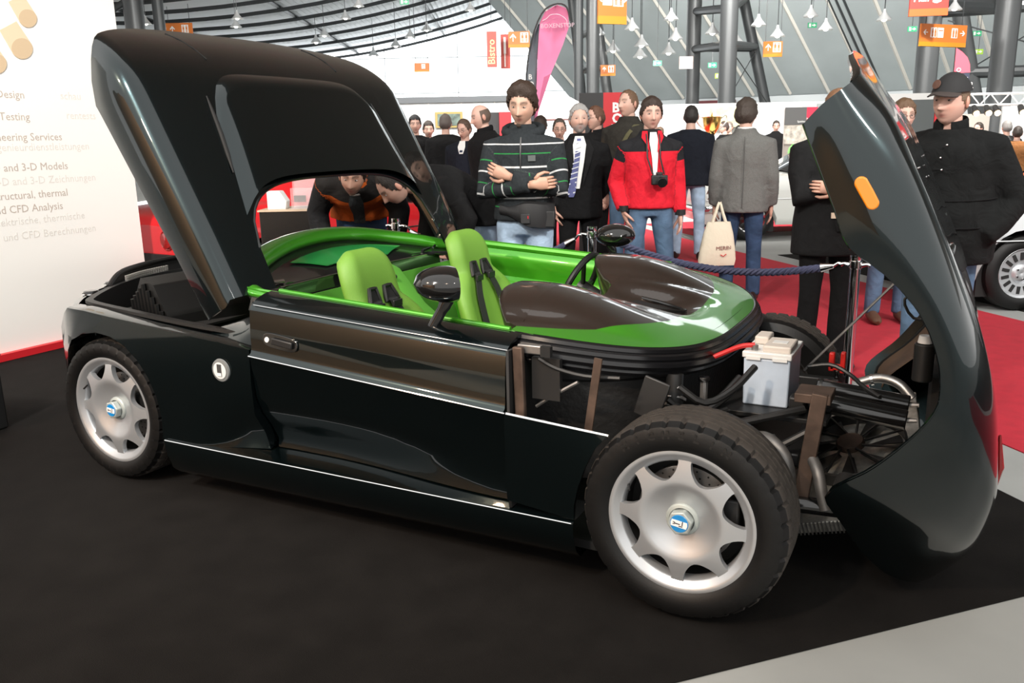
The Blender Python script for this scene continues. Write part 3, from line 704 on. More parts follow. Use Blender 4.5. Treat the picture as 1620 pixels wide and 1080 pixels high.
# ---- tilted engine cover
def ec(u, y, n): return Vector((.78 - .47 * u + .88 * n, y, .88 + .88 * u + .47 * n))
def arch_u(y):
    q = abs(y - YC) / .672
    return .475 * (1 - q ** 4) ** .3 if q < 1 else 0.
def u_tail(y):
    q = abs(y - YC) / .93
    return 1.38 - .16 * q ** 3
def crown(u, y):
    q = (y - YC) / .9
    return .035 * (1 - q * q) - 1.3 * max(0, u - .93) ** 2 - .02 * max(0, .3 - u)
half = [(.02, -.17), (.004, -.12), (0., -.07), (.004, -.035), (.018, -.010), (.045, .0), (.09, 0), (.15, 0), (.21, 0), (.255, 0)]
mid = [.268, .28, .30, .335, .39, .47, .57, .69, .81, .93]
cols_ = [(y, n, True) for y, n in half] + [(y, 0, False) for y in mid]
full = cols_ + [(2 * YC - y, n, f) for y, n, f in cols_[-2::-1]]
NU = 34
rows = []
for i in range(NU + 1):
    r_ = []
    for y, n, fl in full:
        u0 = 0. if fl else arch_u(y)
        if fl and n < -.03: u0 = -.02
        u1 = u_tail(y) - (.26 * (abs(n) / .17) ** 1.3 if n < 0 else 0)
        u = u0 + (u1 - u0) * i / NU
        nn = crown(u, y) + n * (1 + .35 * u)
        inset = .10 * sst(.95, 1.4, u)
        yy = y + (YC - y) * inset * (abs(y - YC) / .93) ** 4
        r_.append(ec(u, yy, nn))
    rows.append(r_)
cover = B().grid(rows).build('engine_cover', M_paint, car, 50, thick=.012, off=-1, label='dark rear engine cover tilted up on its hinges')
# raised centre section of the cover, its side edges stepping up
def hump_edge(u): return .235 + .13 * sst(0, .9, u) + .05 * max(0, u - .8)
hr = []
NS = 26
for i in range(25):
    r_ = []
    for j in range(NS + 1):
        s = j / NS
        q = abs(2 * s - 1)
        side = s < .5
        ytmp = hump_edge(.5) + (2 * YC - 2 * hump_edge(.5)) * s
        q4 = q ** 7
        utop = 1.0 * (1 - .22 * q4)
        u0 = arch_u(ytmp) + .004 if arch_u(ytmp) > .05 else .0
        u = u0 + (utop - u0) * i / 24
        e = hump_edge(u)
        y = e + (2 * YC - 2 * e) * (.5 - .5 * math.copysign(q ** .75, 1 - 2 * s))
        up = .030 * min(1, (1 - q) / .10) ** .6 * min(1, (24 - i) / 3) ** .6
        r_.append(ec(u, y, crown(u, y) + .001 + up))
    hr.append(r_)
hp_ = B().grid(hr).build('raised_section', M_paint, cover, 60)
for sgn in (0, 1):
    yy = lambda v: v if sgn == 0 else 2 * YC - v
    B().tube([ec(u, yy(hump_edge(u) - .012), crown(u, .35) + .004) for u in (.52, .6, .7, .8, .88)], [.003, .009, .010, .008, .003], 8).build('side_intake', M_dark, cover)
B().tube([ec(arch_u(y) - .002, y, crown(arch_u(y), y) - .004) for y in [.265 + (1.33) * i / 40 for i in range(41)]], .007, 6).build('arch_seal', M_rubber_s, cover)
for y in (.49, 2 * YC - .49):
    B().tube([ec(u, y - .03 * (u - 1.0) * (1 if y < 1 else -1), crown(u, y) + .002) for u in (1.08, 1.16, 1.24, 1.30)], .0022, 5).build('panel_seam', M_dark, cover)

# ---- rear bulkhead, hoop and deck
hp = [(.97, .115, .872), (.82, .13, .882), (.65, .20, .905), (.53, .40, .95), (.455, .66, .995), (.44, .93, 1.012)]
hp = cr(hp + [(x, 2 * YC - y, z) for x, y, z in hp[-2::-1]], 45)
hoop = B().tube(hp, [(.010 + .030 * sst(0, 12, min(i, 44 - i)), .014 + .052 * sst(0, 12, min(i, 44 - i))) for i in range(45)], 14, side=(0, 0, 1)).build('cockpit_hoop', M_green, car, 60)
fr = [Vector((.72 - .03 * math.cos((i / 20 - .5) * PI), .26 + 1.34 * i / 20, .862)) for i in range(21)]
inn = [hp[2 + round(40 * i / 20)] + Vector((.02, 0, -.03)) for i in range(21)]
dr = [[a + (b - a) * t for a, b in zip(fr, inn)] for t in [k / 6 for k in range(7)]]
deck = B().grid(dr).build('rear_deck', M_blackg, car, 60, thick=.01)
def dpt(s, t, h=0.):
    i = s * 20; k = min(19, int(i)); a = fr[k] + (fr[k + 1] - fr[k]) * (i - k); b = inn[k] + (inn[k + 1] - inn[k]) * (i - k)
    return a + (b - a) * t + Vector((.1 * h, 0, h))
gw = mat('green_tinted_glass', (.02, .20, .045), .08, coat=1.)
B().grid([[dpt(.33 + .05 * (1 - t) + (.40 - .10 * (1 - t)) * j / 10, .20 + .46 * t, .018) for j in range(11)] for t in (0, .25, .5, .75, 1)]).build('rear_window', gw, deck, thick=.004)
for s in (.16, .84):
    B().tube([dpt(s, .3, .02), dpt(s, .6, .024)], [.010, .006], 8).build('deck_catch', M_chrome, deck)
    B().tube([dpt(s, .72, .02), dpt(s, .8, .03)], .006, 8).build('catch_pin', M_chrome, deck)
B().grid([[p + Vector((.004, 0, .002)) for p in fr], [p + Vector((.012, 0, -.06)) for p in fr]]).build('deck_front', M_blackg, deck, thick=.006)
B().tube([p + Vector((.006, 0, .004)) for p in fr], .004, 6).build('deck_edge_highlight', M_chrome, deck)  # chrome rod added to imitate the highlight on the deck's front edge
B().grid([[Vector((.745, .15 + 1.56 * i / 10, .81)) for i in range(11)], [Vector((.78, .15 + 1.56 * i / 10, .55)) for i in range(11)], [Vector((.85, .15 + 1.56 * i / 10, .24)) for i in range(11)]]).build('bulkhead', M_green_dk, car, thick=.01)

# ---- cockpit tub
def inner_rows():
    rr = []
    for i in range(15):
        x = .74 + 1.3 * i / 14; b = zb(x)
        bulge = .05 * math.sin(min(1, max(0, (x - .8) / 1.0)) * PI)
        rr.append([Vector((x, y, z)) for y, z in ((.115, b + .036), (.15, b + .02), (.165, b - .03), (.15, b - .07), (.15 - bulge * .3, b - .12), (.20 + bulge, b - .20), (.22 + bulge, b - .24), (.19, b - .34), (.2, .26))])
    return rr
for k, rr in enumerate((inner_rows(), mirror(inner_rows()))):
    ip = B().grid(rr, flip=(k == 1)).build('inner_door_panel', M_green, car, 60, thick=.008)
    yy = (lambda v: v) if k == 0 else (lambda v: 2 * YC - v)
    B().tube(cr([(1.30, yy(.205), .70), (1.5, yy(.235), .655), (1.72, yy(.235), .60)], 8), [.004, .012, .012, .012, .012, .012, .010, .004], 8).build('panel_rib', M_green, ip)
B().prism([(.84, .18), (2.0, .18), (2.0, 1.68), (.84, 1.68)], .02, Matrix.Translation((0, 0, .23))).build('cockpit_floor', M_green_dk, car)
tn = B()
tn.grid([[Vector((x, y, z)) for y, z in ((.78, .25), (.80, h - .03), (.83, h), (1.03, h), (1.06, h - .03), (1.08, .25))] for x, h in ((.76, .88), (.80, .885), (.86, .86), (1.0, .70), (1.25, .52), (1.9, .50))])
tun = tn.build('centre_tunnel', M_green_dk, car, 40)
B().ball((.90, .93, .835), .013).build('tunnel_knob', M_black, tun)

# ---- seats
def seat(yc, ox=0., oz=0.):
    st = [(1.045, 1.0, .045, .0), (1.07, 1.012, .10, .0), (1.095, .985, .130, .004), (1.115, .93, .145, .006), (1.125, .875, .146, .01), (1.135, .83, .150, .02), (1.15, .79, .185, .035), (1.165, .74, .232, .05),
          (1.185, .67, .258, .065), (1.22, .55, .262, .075), (1.26, .45, .255, .075), (1.33, .385, .25, .07), (1.45, .365, .245, .06), (1.6, .385, .24, .055), (1.72, .40, .225, .04), (1.75, .38, .215, .02)]
    st = [(x + ox, z + (oz if z > .5 else 0), a, b) for x, z, a, b in st]
    rows = []
    for k, (x, z, wd, bo) in enumerate(st):
        a = st[max(0, k - 1)]; b = st[min(len(st) - 1, k + 1)]
        t = Vector((b[0] - a[0], 0, b[1] - a[1])).normalized(); nrm = Vector((-t.z, 0, t.x))
        if nrm.x < 0 and nrm.z < .2: nrm = -nrm
        if k > 10: nrm = Vector((0, 0, 1))
        r_ = []
        for j in range(17):
            s = -1 + j / 8
            dep = bo * (abs(s) ** 3) - (.045 * max(0, (abs(s) - .82) / .18) ** 2)
            r_.append(Vector((x, yc + wd * s, z)) + nrm * dep)
        rows.append(r_)
    rows = surf(rows, 40, 25)
    o = B().grid(rows).build('seat', M_green_lea, car, 0, thick=.07, off=0, sub=1, soft=True)
    def sp(s, row, h):   # point in front of the seat face
        j = (s + 1) / 2 * 24; k = int(j); p = rows[row][k] + (rows[row][min(24, k + 1)] - rows[row][k]) * (j - k)
        q = rows[min(39, row + 1)][k] - rows[max(0, row - 1)][k]; v = rows[row][min(24, k + 1)] - rows[row][max(0, k - 1)]
        nn = q.cross(v).normalized()
        if nn.x < 0 and nn.z < .3: nn = -nn
        return p + nn * (h + .035)
    for sg in (-1, 1):
        fr_ = [sp(sg * .20, 10, .004), sp(sg * .52, 10, .004), sp(sg * .66, 14, .006), sp(sg * .12, 14, .006)]
        ring = [fr_[q // 4].lerp(fr_[(q // 4 + 1) % 4], (q % 4) / 4) for q in range(16)]
        h = B().tube(ring, .009, 6, closed=True).build('belt_guide', M_black, o)
        B().grid([[fr_[0], fr_[1]], [fr_[3], fr_[2]]]).build('guide_opening', M_dark, h)
        pts = [sp(sg * .36, 13, .0), sp(sg * .37, 14, .02)] + [sp(sg * (.36 + .02 * q), 15 + 2 * q, .018) for q in range(7)]
        pts = cr(pts, 20)
        rib = [[p + Vector((0, -.026, .0)), p + Vector((0, .026, 0))] for p in pts]
        be = B().grid(rib).build('harness_belt', M_webbing, o, thick=.004)
        B().box(pts[5] + Vector((.006, 0, 0)), (.012, .062, .03)).build('belt_adjuster', M_black, be, bevel=.003)
    return o, sp
s1, _ = seat(.47, -.01, -.015)
s2, sp2 = seat(1.36, -.05, -.025)
p0 = sp2(.44, 22, .03)
text('SAB', .05, frame(p0 + Vector((.006, .0, .09)), (.12, .25, -1), (0.1, 1, .25)), mat('belt_yellow', (.75, .55, .02), .6), s2, 'belt_lettering', bold=.001)

# ---- steering wheel
sw = B(); wc = Vector((1.66, 1.38, .765)); ax = Vector((-.88, 0, .42)).normalized()
wm = frame(wc, Vector((0, 1, 0)), ax.cross(Vector((0, 1, 0))))
sw.tube([wm @ Vector((.17 * math.cos(t), .17 * math.sin(t), 0)) for t in [2 * PI * i / 40 for i in range(40)]], .016, 10, closed=True)
swo = sw.build('steering_wheel', M_rubber, car)
B().tube([wc, wc - ax * .30], [.04, .03], 12).build('steering_column', M_black, swo)
for a in (0, 2.1, 4.2):
    B().tube([wm @ Vector((.02 * math.cos(a), .02 * math.sin(a), -.02)), wm @ Vector((.165 * math.cos(a), .165 * math.sin(a), 0))], .012, 6).build('spoke', M_black, swo)

# ---- front cowl (green border, dark twin humps)
CX, AX, AY = 1.95, .585, .812
def e_(x, y): return max(0, (x - CX) / AX) ** 2.2 + abs((y - YC) / AY) ** 3.2
def cz(x, y):
    e = min(1., e_(x, y)); t = max(0, (x - CX) / AX)
    z = .832 - .085 * t ** 1.5 + .03 * (1 - e) - .03 * max(0, CX - x)
    for yc in (.47, 2 * YC - .47):
        q = abs(y - yc) / (.25 - .10 * sst(1.8, 2.4, x))
        z += .075 * max(0, 1 - q ** 2.6) ** .8 * (1 - sst(1.80, 2.42, x)) ** .8 if q < 1 else 0
    z -= .075 * math.exp(-((y - YC) / .15) ** 4) * sst(2.44, 2.2, x) * (1 - .3 * sst(2.1, 1.9, x))
    return z
NT = 60
def edge(t):
    a = -PI / 2 + PI * t
    c, s = math.cos(a), math.sin(a)
    return Vector((CX + AX * abs(c) ** (2 / 2.2), YC + AY * math.copysign(abs(s) ** (2 / 3.2), s), 0))
def kin(t): return .94 - .23 * math.sin(PI * t) ** 1.2
def cpt(t, s):
    E = edge(t); x = CX + (E.x - CX) * s; y = YC + (E.y - YC) * s
    return Vector((x, y, cz(x, y)))
gb = B().grid([[cpt(i / NT, kin(i / NT) + (1 - kin(i / NT)) * j / 8) for i in range(NT + 1)] for j in range(9)])
cowl = gb.build('front_cowl', M_green, car, 60)
db = B().grid([[cpt(i / NT, kin(i / NT) * j / 26) for i in range(NT + 1)] for j in range(1, 27)])
def xr(y):
    q = min(abs(y - .47), abs(y - (2 * YC - .47))) / .30
    return 1.945 - .17 * max(0, 1 - q ** 2.5)
ys = [.165 + 1.53 * i / 60 for i in range(61)]
ext = [[Vector((CX + (xr(y) - CX) * j / 6, y, cz(CX + (xr(y) - CX) * j / 6, y))) for y in ys] for j in range(7)]
ext.append([Vector((xr(y) - .006, y, cz(xr(y), y) - .012)) for y in ys])
ext.append([Vector((xr(y) + .03, y, .74)) for y in ys])
db.grid(ext)
dark = db.build('cowl_centre', mat('warm_reflection_paint', (.024, .016, .012), .33, .3, 1., .04), cowl, 60)  # dark paint with the warm ceiling's reflection put into its colour
ge = [[Vector((x, y0, z)) for y0, z in ((.125, .834), (.145, .845), (.168, .848))] for x in (1.93, 1.955)]
B().box((2.2, .93, .772), (.24, .15, .008), Matrix.Rotation(.15, 3, 'Y')).build('cowl_vent', M_dark, dark, bevel=.004)
B().tube(cr([(2.10, .82, .795), (2.2, .85, .785), (2.32, .93, .775), (2.2, 1.01, .785), (2.10, 1.04, .795)], 16), .008, 8).build('vent_rim', M_blackg, dark)
# rubber seals under the rim
for k, (o_, dz, rr) in enumerate(((.004, -.016, .016), (.018, -.036, .016), (.024, -.060, .018), (.012, -.084, .016))):
    pts = []
    for i in range(61):
        E = edge(.008 + .984 * i / 60); d = Vector((E.x - CX + .05, E.y - YC, 0)).normalized()
        pts.append(Vector((E.x, E.y, cz(E.x, E.y) + dz)) + d * o_)
    B().tube(pts, rr, 8).build('rim_seal', M_rubber_s, cowl)
# footwell tub below
tb = []
for z, k in ((.76, .94), (.66, .93), (.655, .945), (.45, .93), (.30, .92)):
    tb.append([Vector((CX + (edge(i / 40).x - CX) * k, YC + (edge(i / 40).y - YC) * k, z)) for i in range(41)])
B().grid(tb).build('footwell_tub', mat('black_trim_board', (.013, .013, .013), .6, bump=.25, bump_s=60), car, 40)
B().box((1.99, .93, .58), (.02, 1.5, .4)).build('dashboard', M_dark, car)

# ---- near lower front panel and support strips
pf = []
ar = [(2.365, .567), (2.325, .52), (2.29, .45), (2.262, .37), (2.25, .31), (2.248, .262)]
for i in range(9):
    t = i / 8
    pf.append([Vector((2.006 + (ax_ - 2.006) * t, -.034 + .01 * (1 - (az - .26) / .3), (zd(2.012) + (az - .567) * (1 if az < .56 else 1)) + (az - zd(2.012) - (az - .567)) * t)) for ax_, az in ar])
fp = B().grid(pf).build('front_side_panel', M_paint, car, 50, thick=.014, off=0)
B().tube([(2.012, -.036, zd(2.012)), (2.2, -.036, .578), (2.368, -.034, .566)], .0065, 6).build('panel_lip', M_chrome, fp)
mirp = B().grid(mirror(pf)).build('front_side_panel', M_paint, car, 50, thick=.014, off=0)
B().grid([[Vector((2.012, y, z)) for y in (-.03, .2)] for z in (.26, .45, .80)]).build('door_jamb', M_dark, car, thick=.01)
B().box((2.045, .0, .685), (.035, .02, .25), Matrix.Rotation(-.03, 3, 'Y')).build('hinge_post', M_rust, car, bevel=.004)
B().box((2.085, .03, .80), (.11, .03, .03)).build('catch_plate', M_steel, car, bevel=.004)
B().box((2.135, .015, .80), (.035, .02, .034)).build('catch_opening', M_dark, car)
B().box((2.12, .05, .70), (.10, .02, .14)).build('hinge_plate', M_black, car)
B().box((2.29, .03, .665), (.026, .008, .255), Matrix.Rotation(.14, 3, 'Y')).build('support_strip', M_rust, car)
B().tube(cr([(2.10, .03, .77), (2.16, .04, .74), (2.25, .06, .72), (2.36, .08, .72)], 10), .007, 6).build('cable', M_black, car)
B().tube(cr([(2.23, .05, .70), (2.15, .05, .65), (2.08, .05, .60)], 10), .006, 6).build('cable', M_steel, car)

# ---- wheels
def wheel(name, cx, cy, rr, rt, wdt, flip=False, spin=0.):
    """rr rim lip radius, rt tyre radius; outer face towards -y"""
    o = B()
    sc = rr / .231
    M = Matrix.Translation((cx, cy, .325)) @ (Matrix.Rotation(PI, 4, 'Z') if flip else Matrix.Identity(4)) @ Matrix.Rotation(PI / 2, 4, 'X')
    # local: xy wheel plane, +z outward
    rs = [.028, .05, .075, .098, .112, .120, .128, .136, .138, .141, .146, .153, .158, .163, .170, .176, .188, .197]
    def prof(r):
        if r < .112: return -.034 + .030 * (r / .112) ** 2
        if r < .125: return -.004 + .004 * (r - .112) / .013
        return 0. - .012 * ((r - .125) / .08) ** 1.5
    def hwd(r):
        tb_ = ((.136, 0), (.138, .009), (.141, .0155), (.146, .0225), (.153, .030), (.163, .0395), (.176, .0485), (.188, .0550), (.206, .0590))
        if r <= .136: return 0.
        for (a, p), (b, q) in zip(tb_, tb_[1:]):
            if a <= r <= b: return (p + (q - p) * (r - a) / (b - a)) / r
        return .30
    ncol = 6
    for k in range(8):
        c0 = R(88 + 45 * k) + spin
        rows = []
        for r in rs:
            a = R(22.5) - hwd(r)
            rows.append([Vector((r * sc * math.cos(c0 + a * j / ncol), r * sc * math.sin(c0 + a * j / ncol), prof(r))) for j in range(-ncol, ncol + 1)])
        o.grid([[M @ p for p in r_] for r_ in rows])
    rim = o.build(name, M_alloy, car, 45, thick=.022, off=-1, weld=True)
    lip = B().lathe([(.189 * sc, -.04), (.191 * sc, -.018), (.196 * sc, -.011), (.207 * sc, -.006), (.213 * sc, .001), (.222 * sc, .004), (.231 * sc, .002), (.2315 * sc, -.012), (.216 * sc, -.02), (.205 * sc, -.06), (.189 * sc, -.05), (.189 * sc, -.04)], 64, M)
    lip.build('rim_lip', M_alloy, rim, 40)
    B().lathe([(.196 * sc, -.045), (.192 * sc, -.06), (.19 * sc, -.19), (.198 * sc, -.19), (.203 * sc, -.05)], 48, M).build('rim_barrel', mat('barrel_dark', (.03, .03, .03), .5, .5), rim, 40)
    nb = B()
    hexo = [(.040 * math.cos(R(60 * i + 12)), .040 * math.sin(R(60 * i + 12))) for i in range(6)]
    nut = nb.prism(hexo, .042, M @ Matrix.Translation((0, 0, -.034))).lathe([(.052, -.036), (.052, -.022), (.040, -.018)], 24, M).build('hub_nut', mat('nut_grey', (.42, .46, .44), .4, .3), rim, bevel=.004)
    blue = mat('badge_blue', (.01, .22, .55), .3, coat=.5)
    eb_ = B(); eb_.lathe([(0, .0098), (.027, .0098), (.029, .007)], 28, M)
    em = eb_.build('emblem', blue, nut)
    wb_ = B(); h = .0105
    wpts = [(-math.sqrt(.026 ** 2 - h * h), -h), (math.sqrt(.026 ** 2 - h * h), -h), (.026, 0), (math.sqrt(.026 ** 2 - h * h), h), (-math.sqrt(.026 ** 2 - h * h), h), (-.026, 0)]
    RM = M @ Matrix.Rotation(R(-8) + spin, 4, 'Z')
    wb_.prism(wpts, .0012, RM @ Matrix.Translation((0, 0, .0098))).build('emblem_band', mat('badge_white2', (.8, .8, .8), .4), em)
    kb = B()
    for (x, y, a, b) in ((-.006, 0, .018, .0028), (.010, .004, .0025, .014), (.006, -.006, .012, .0025), (-.016, .003, .006, .002), (-.016, -.003, .006, .002)):
        kb.box((0, 0, 0), (a, b, .001)); n = 8
        for q in range(1, n + 1):
            p = Vector(kb.v[-q]) + Vector((x, y, .0114)); kb.v[-q] = tuple(RM @ p)
    kb.build('emblem_mark', mat('badge_black', (.01, .01, .01), .4), em)
    # tyre
    tw = wdt; pf_ = [(.222 * sc, -.004), (.233 * sc, .008), (rr + .25 * (rt - rr), .016), (rr + .55 * (rt - rr), .018), (rr + .8 * (rt - rr), .009), (rt - .012, -.003), (rt - .006, -.014)]
    g = []
    ny = 5
    for q in range(ny):
        a = -.020 - (tw - .05) * q / ny; b = -.020 - (tw - .05) * (q + 1) / ny
        crn = lambda z: rt - .004 * abs((z + tw / 2) / (tw / 2)) ** 3
        g += [(crn(a), a), (crn(b), b + .010)]
        if q < ny - 1: g += [(rt - .009, b + .008), (rt - .009, b + .002)]
    pf_ = pf_ + g + [(rt - .012, -tw + .01), (rr + .5 * (rt - rr), -tw - .01), (.20 * sc, -tw + .01)]
    NA = 216; V = []; K = len(pf_)
    for i in range(NA):
        a = 2 * PI * i / NA
        for q, (r, z) in enumerate(pf_):
            d = 0
            if 5 <= q < len(pf_) - 3 and i % 6 == (0 if q < 9 else (3 if (q // 4) % 2 else 1)): d = .0075 if q < 9 else .004
            if q == 4 and i % 6 == 0: d = .004
            V.append(M @ Vector(((r - d) * math.cos(a), (r - d) * math.sin(a), z)))
    F = []
    for i in range(NA):
        a, b = i * K, ((i + 1) % NA) * K
        for q in range(K - 1): F.append((a + q, b + q, b + q + 1, a + q + 1))
    tyb = B().add(V, F)
    tyb.m = [1 if 6 <= (q % (K - 1)) < K - 4 else 0 for q in range(len(F))]
    ty = tyb.build('tyre', [M_rubber, mat('dusty_tread', (.035, .029, .024), .75, noise_s=8, noise_a=.3)], rim, 30)
    dd = B().lathe([(.04, -.075), (.155, -.075), (.155, -.10), (.04, -.10)], 40, M).build('brake_disc', M_steel, rim, 30)
    dh = B()
    for i in range(24):
        a = 2 * PI * i / 24
        for rq in (.105, .125, .143): dh.tube([M @ Vector((rq * math.cos(a + rq * 6), rq * math.sin(a + rq * 6), -.0752)), M @ Vector((rq * math.cos(a + rq * 6), rq * math.sin(a + rq * 6), -.0745))], .0035, 6)
    dh.build('disc_hole', M_dark, rim)['kind'] = 'stuff'
    cp = B().box((0, 0, 0), (.07, .12, .07))
    cp.v = [tuple(M @ (Vector(p) + Vector((.13, .02, -.085)))) for p in cp.v]
    cp.build('brake_caliper', M_black, rim, bevel=.008)
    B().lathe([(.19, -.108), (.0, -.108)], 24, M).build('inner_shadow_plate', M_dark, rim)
    vb = B().tube([M @ Vector((-.172 * sc, .088, -.02)), M @ Vector((-.160 * sc, .080, .008))], .004, 6)
    vb.build('valve', M_black, rim)
    if not flip and cx > 1:      # embossed sidewall lettering
        ml = mat('tyre_lettering', (.012, .011, .010), .4)
        for q, ch in enumerate('MICHELIN'):
            a = R(128 - 9.5 * q)
            text(ch, .034, M @ Matrix.Translation((.270 * math.cos(a), .270 * math.sin(a), .0165)) @ Matrix.Rotation(a - PI / 2, 4, 'Z'), ml, rim, 'tyre_letter', align='CENTER', ext=.0012, bold=.0012)
    return rim
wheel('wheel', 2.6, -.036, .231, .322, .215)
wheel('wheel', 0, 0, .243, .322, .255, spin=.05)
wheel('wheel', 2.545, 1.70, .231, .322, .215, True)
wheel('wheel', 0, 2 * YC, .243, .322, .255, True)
for x, y0, y1 in ((0, .12, .40), (0, 1.46, 1.74)):
    B().lathe([(.40, 0), (.40, .02), (.3, .03)], 24, Matrix.Translation((x, .20 if y0 < 1 else 1.62, .325)) @ Matrix.Rotation(-PI / 2 if y0 < 1 else PI / 2, 4, 'X')).build('wheel_housing', M_dark, car)
B().prism([(-.25, .06), (.42, .06), (.42, .5), (-.25, .5)], .01, Matrix.Translation((0, 0, .70))).build('wheel_housing', M_dark, car)
B().prism([(.3, .06), (2.3, .06), (2.3, 1.8), (.3, 1.8)], .03, Matrix.Translation((0, 0, .12))).build('underfloor', M_dark, car)

# ---- mirrors
def mirror_(x, y, z, sg):
    hd = B(); n = 20; rows = []
    # tear-drop shell, glass at the rear (-x)
    for i in range(13):
        t = i / 12; xx = -.075 + .20 * t
        k = (1 - max(0, (t - .15) / .85) ** 2.4) ** .5 if t > .15 else 1 - .06 * (1 - t / .15)
        k = max(k, .02)
        rows.append([Vector((xx * .72, .105 * k * math.cos(2 * PI * j / n), .062 * k * math.sin(2 * PI * j / n) + .006 * t)) for j in range(n)])
    if sg > 0: rows = [[Vector((-p.x, p.y, p.z)) for p in r] for r in rows]
    rz = Matrix.Rotation(.72 if sg > 0 else -.95, 3, 'Z')
    rows = [[rz @ p + Vector((x, y, z)) for p in r] for r in rows]
    hd.grid(rows, closed=True); hd.add(rows[0], [tuple(range(n))])
    h = hd.build('wing_mirror', M_blackg, car, 60, weld=True)
    B().tube(cr([(x + .03 * sg, y + .02 * sg, z - .035), (x - .01, y + .015 * sg, z - .10), (x - .05, y + .01 * sg, z - .165)], 8), [(.024, .02)] * 3 + [(.02, .018)] * 5, 10).build('mirror_stalk', M_blackg, h)
    return h
mirror_(1.72, .05, .985, 1)
mirror_(1.68, 1.83, .96, -1)
M_hose = mat('dull_grey_hose', (.16, .155, .15), .5, .7, noise_s=20, noise_a=.3)
# ---- tilted nose section (hood and front fenders in one piece), standing on its front hinge
# rows run from the cut edge over the fender side to the crown and the centre line
N = [
 [(2.887, 0, 1.485), (2.925, .006, 1.527), (2.962, .02, 1.560), (2.985, .07, 1.585), (2.992, .14, 1.605), (2.972, .25, 1.640), (2.945, .45, 1.69), (2.945, .93, 1.705)],
 [(2.938, 0, 1.365), (2.985, -.004, 1.42), (3.03, .01, 1.45), (3.062, .06, 1.485), (3.080, .12, 1.492), (3.075, .25, 1.490), (3.070, .45, 1.485), (3.07, .93, 1.485)],
 [(2.978, 0, 1.269), (3.035, -.008, 1.325), (3.09, .004, 1.355), (3.125, .05, 1.385), (3.148, .12, 1.36), (3.145, .25, 1.355), (3.14, .45, 1.35), (3.14, .93, 1.35)],
 [(3.020, 0, 1.172), (3.085, -.012, 1.225), (3.145, 0, 1.25), (3.185, .045, 1.265), (3.208, .12, 1.235), (3.208, .25, 1.23), (3.205, .45, 1.225), (3.205, .93, 1.225)],
 [(3.108, 0, 1.110), (3.16, -.012, 1.135), (3.205, .002, 1.14), (3.245, .045, 1.13), (3.268, .12, 1.10), (3.27, .25, 1.09), (3.27, .45, 1.085), (3.27, .93, 1.085)],
 [(3.196, 0, 1.017), (3.235, -.010, 1.022), (3.268, .004, 1.016), (3.298, .045, 1.0), (3.322, .12, .972), (3.327, .25, .96), (3.33, .45, .95), (3.33, .93, .95)],
 [(3.249, 0, .907), (3.285, -.008, .902), (3.312, .006, .892), (3.338, .045, .876), (3.362, .12, .85), (3.368, .25, .83), (3.372, .45, .82), (3.372, .93, .82)],
 [(3.265, 0, .808), (3.302, -.006, .795), (3.332, .008, .782), (3.362, .05, .764), (3.387, .12, .735), (3.398, .25, .71), (3.405, .45, .69), (3.408, .93, .68)],
 [(3.253, 0.0, 0.746), (3.295, 0.0, 0.718), (3.333, 0.012, 0.694), (3.372, 0.055, 0.66), (3.402, 0.13, 0.609), (3.415, 0.27, 0.565), (3.425, 0.45, 0.54), (3.43, 0.93, 0.53)],
 [(3.202, 0.025, 0.661), (3.263, 0.025, 0.623), (3.321, 0.04, 0.586), (3.369, 0.085, 0.542), (3.41, 0.16, 0.484), (3.424, 0.28, 0.445), (3.438, 0.47, 0.42), (3.445, 0.93, 0.4)],
 [(3.111, 0.085, 0.543), (3.196, 0.095, 0.488), (3.279, 0.125, 0.426), (3.346, 0.17, 0.382), (3.39, 0.24, 0.331), (3.41, 0.34, 0.305), (3.43, 0.5, 0.28), (3.44, 0.93, 0.26)],
 [(2.992, 0.15, 0.42), (3.098, 0.165, 0.383), (3.202, 0.2, 0.329), (3.289, 0.25, 0.275), (3.359, 0.32, 0.227), (3.385, 0.42, 0.2), (3.41, 0.56, 0.175), (3.42, 0.93, 0.155)],
 [(3.036, 0.22, 0.307), (3.126, 0.24, 0.269), (3.206, 0.275, 0.229), (3.277, 0.32, 0.188), (3.33, 0.4, 0.145), (3.355, 0.48, 0.125), (3.378, 0.6, 0.11), (3.39, 0.93, 0.095)],
 [(3.096, 0.29, 0.193), (3.155, 0.31, 0.165), (3.209, 0.345, 0.132), (3.263, 0.39, 0.107), (3.299, 0.45, 0.08), (3.315, 0.52, 0.075), (3.33, 0.63, 0.065), (3.34, 0.93, 0.055)],
 [(3.156, 0.34, 0.118), (3.184, 0.355, 0.099), (3.211, 0.38, 0.08), (3.242, 0.42, 0.061), (3.268, 0.47, 0.045), (3.28, 0.53, 0.045), (3.29, 0.64, 0.04), (3.295, 0.93, 0.036)],
]
N = [[(x - .03 * max(0, y - .1), y, z) for x, y, z in r] for r in N]
nr = surf(N, 70, 44)
full_n = [r + [Vector((p.x - .06 * (YC - p.y), 2 * YC - p.y, p.z)) for p in r[-2::-1]] for r in nr]
nose = B().grid(full_n).build('nose_section', M_paint, car, 60, thick=.010, off=-1, label='dark metallic nose with both front fenders tilted forward')
def nv(a, b, h=0.):
    i = int(a * 69); j = int(b * 43); p = nr[i][j]
    q = nr[min(69, i + 1)][j] - nr[max(0, i - 1)][j]; v = nr[i][min(43, j + 1)] - nr[i][max(0, j - 1)]
    n = q.cross(v).normalized()
    if n.y > 0 and j < 22: n = -n
    return p + n * h
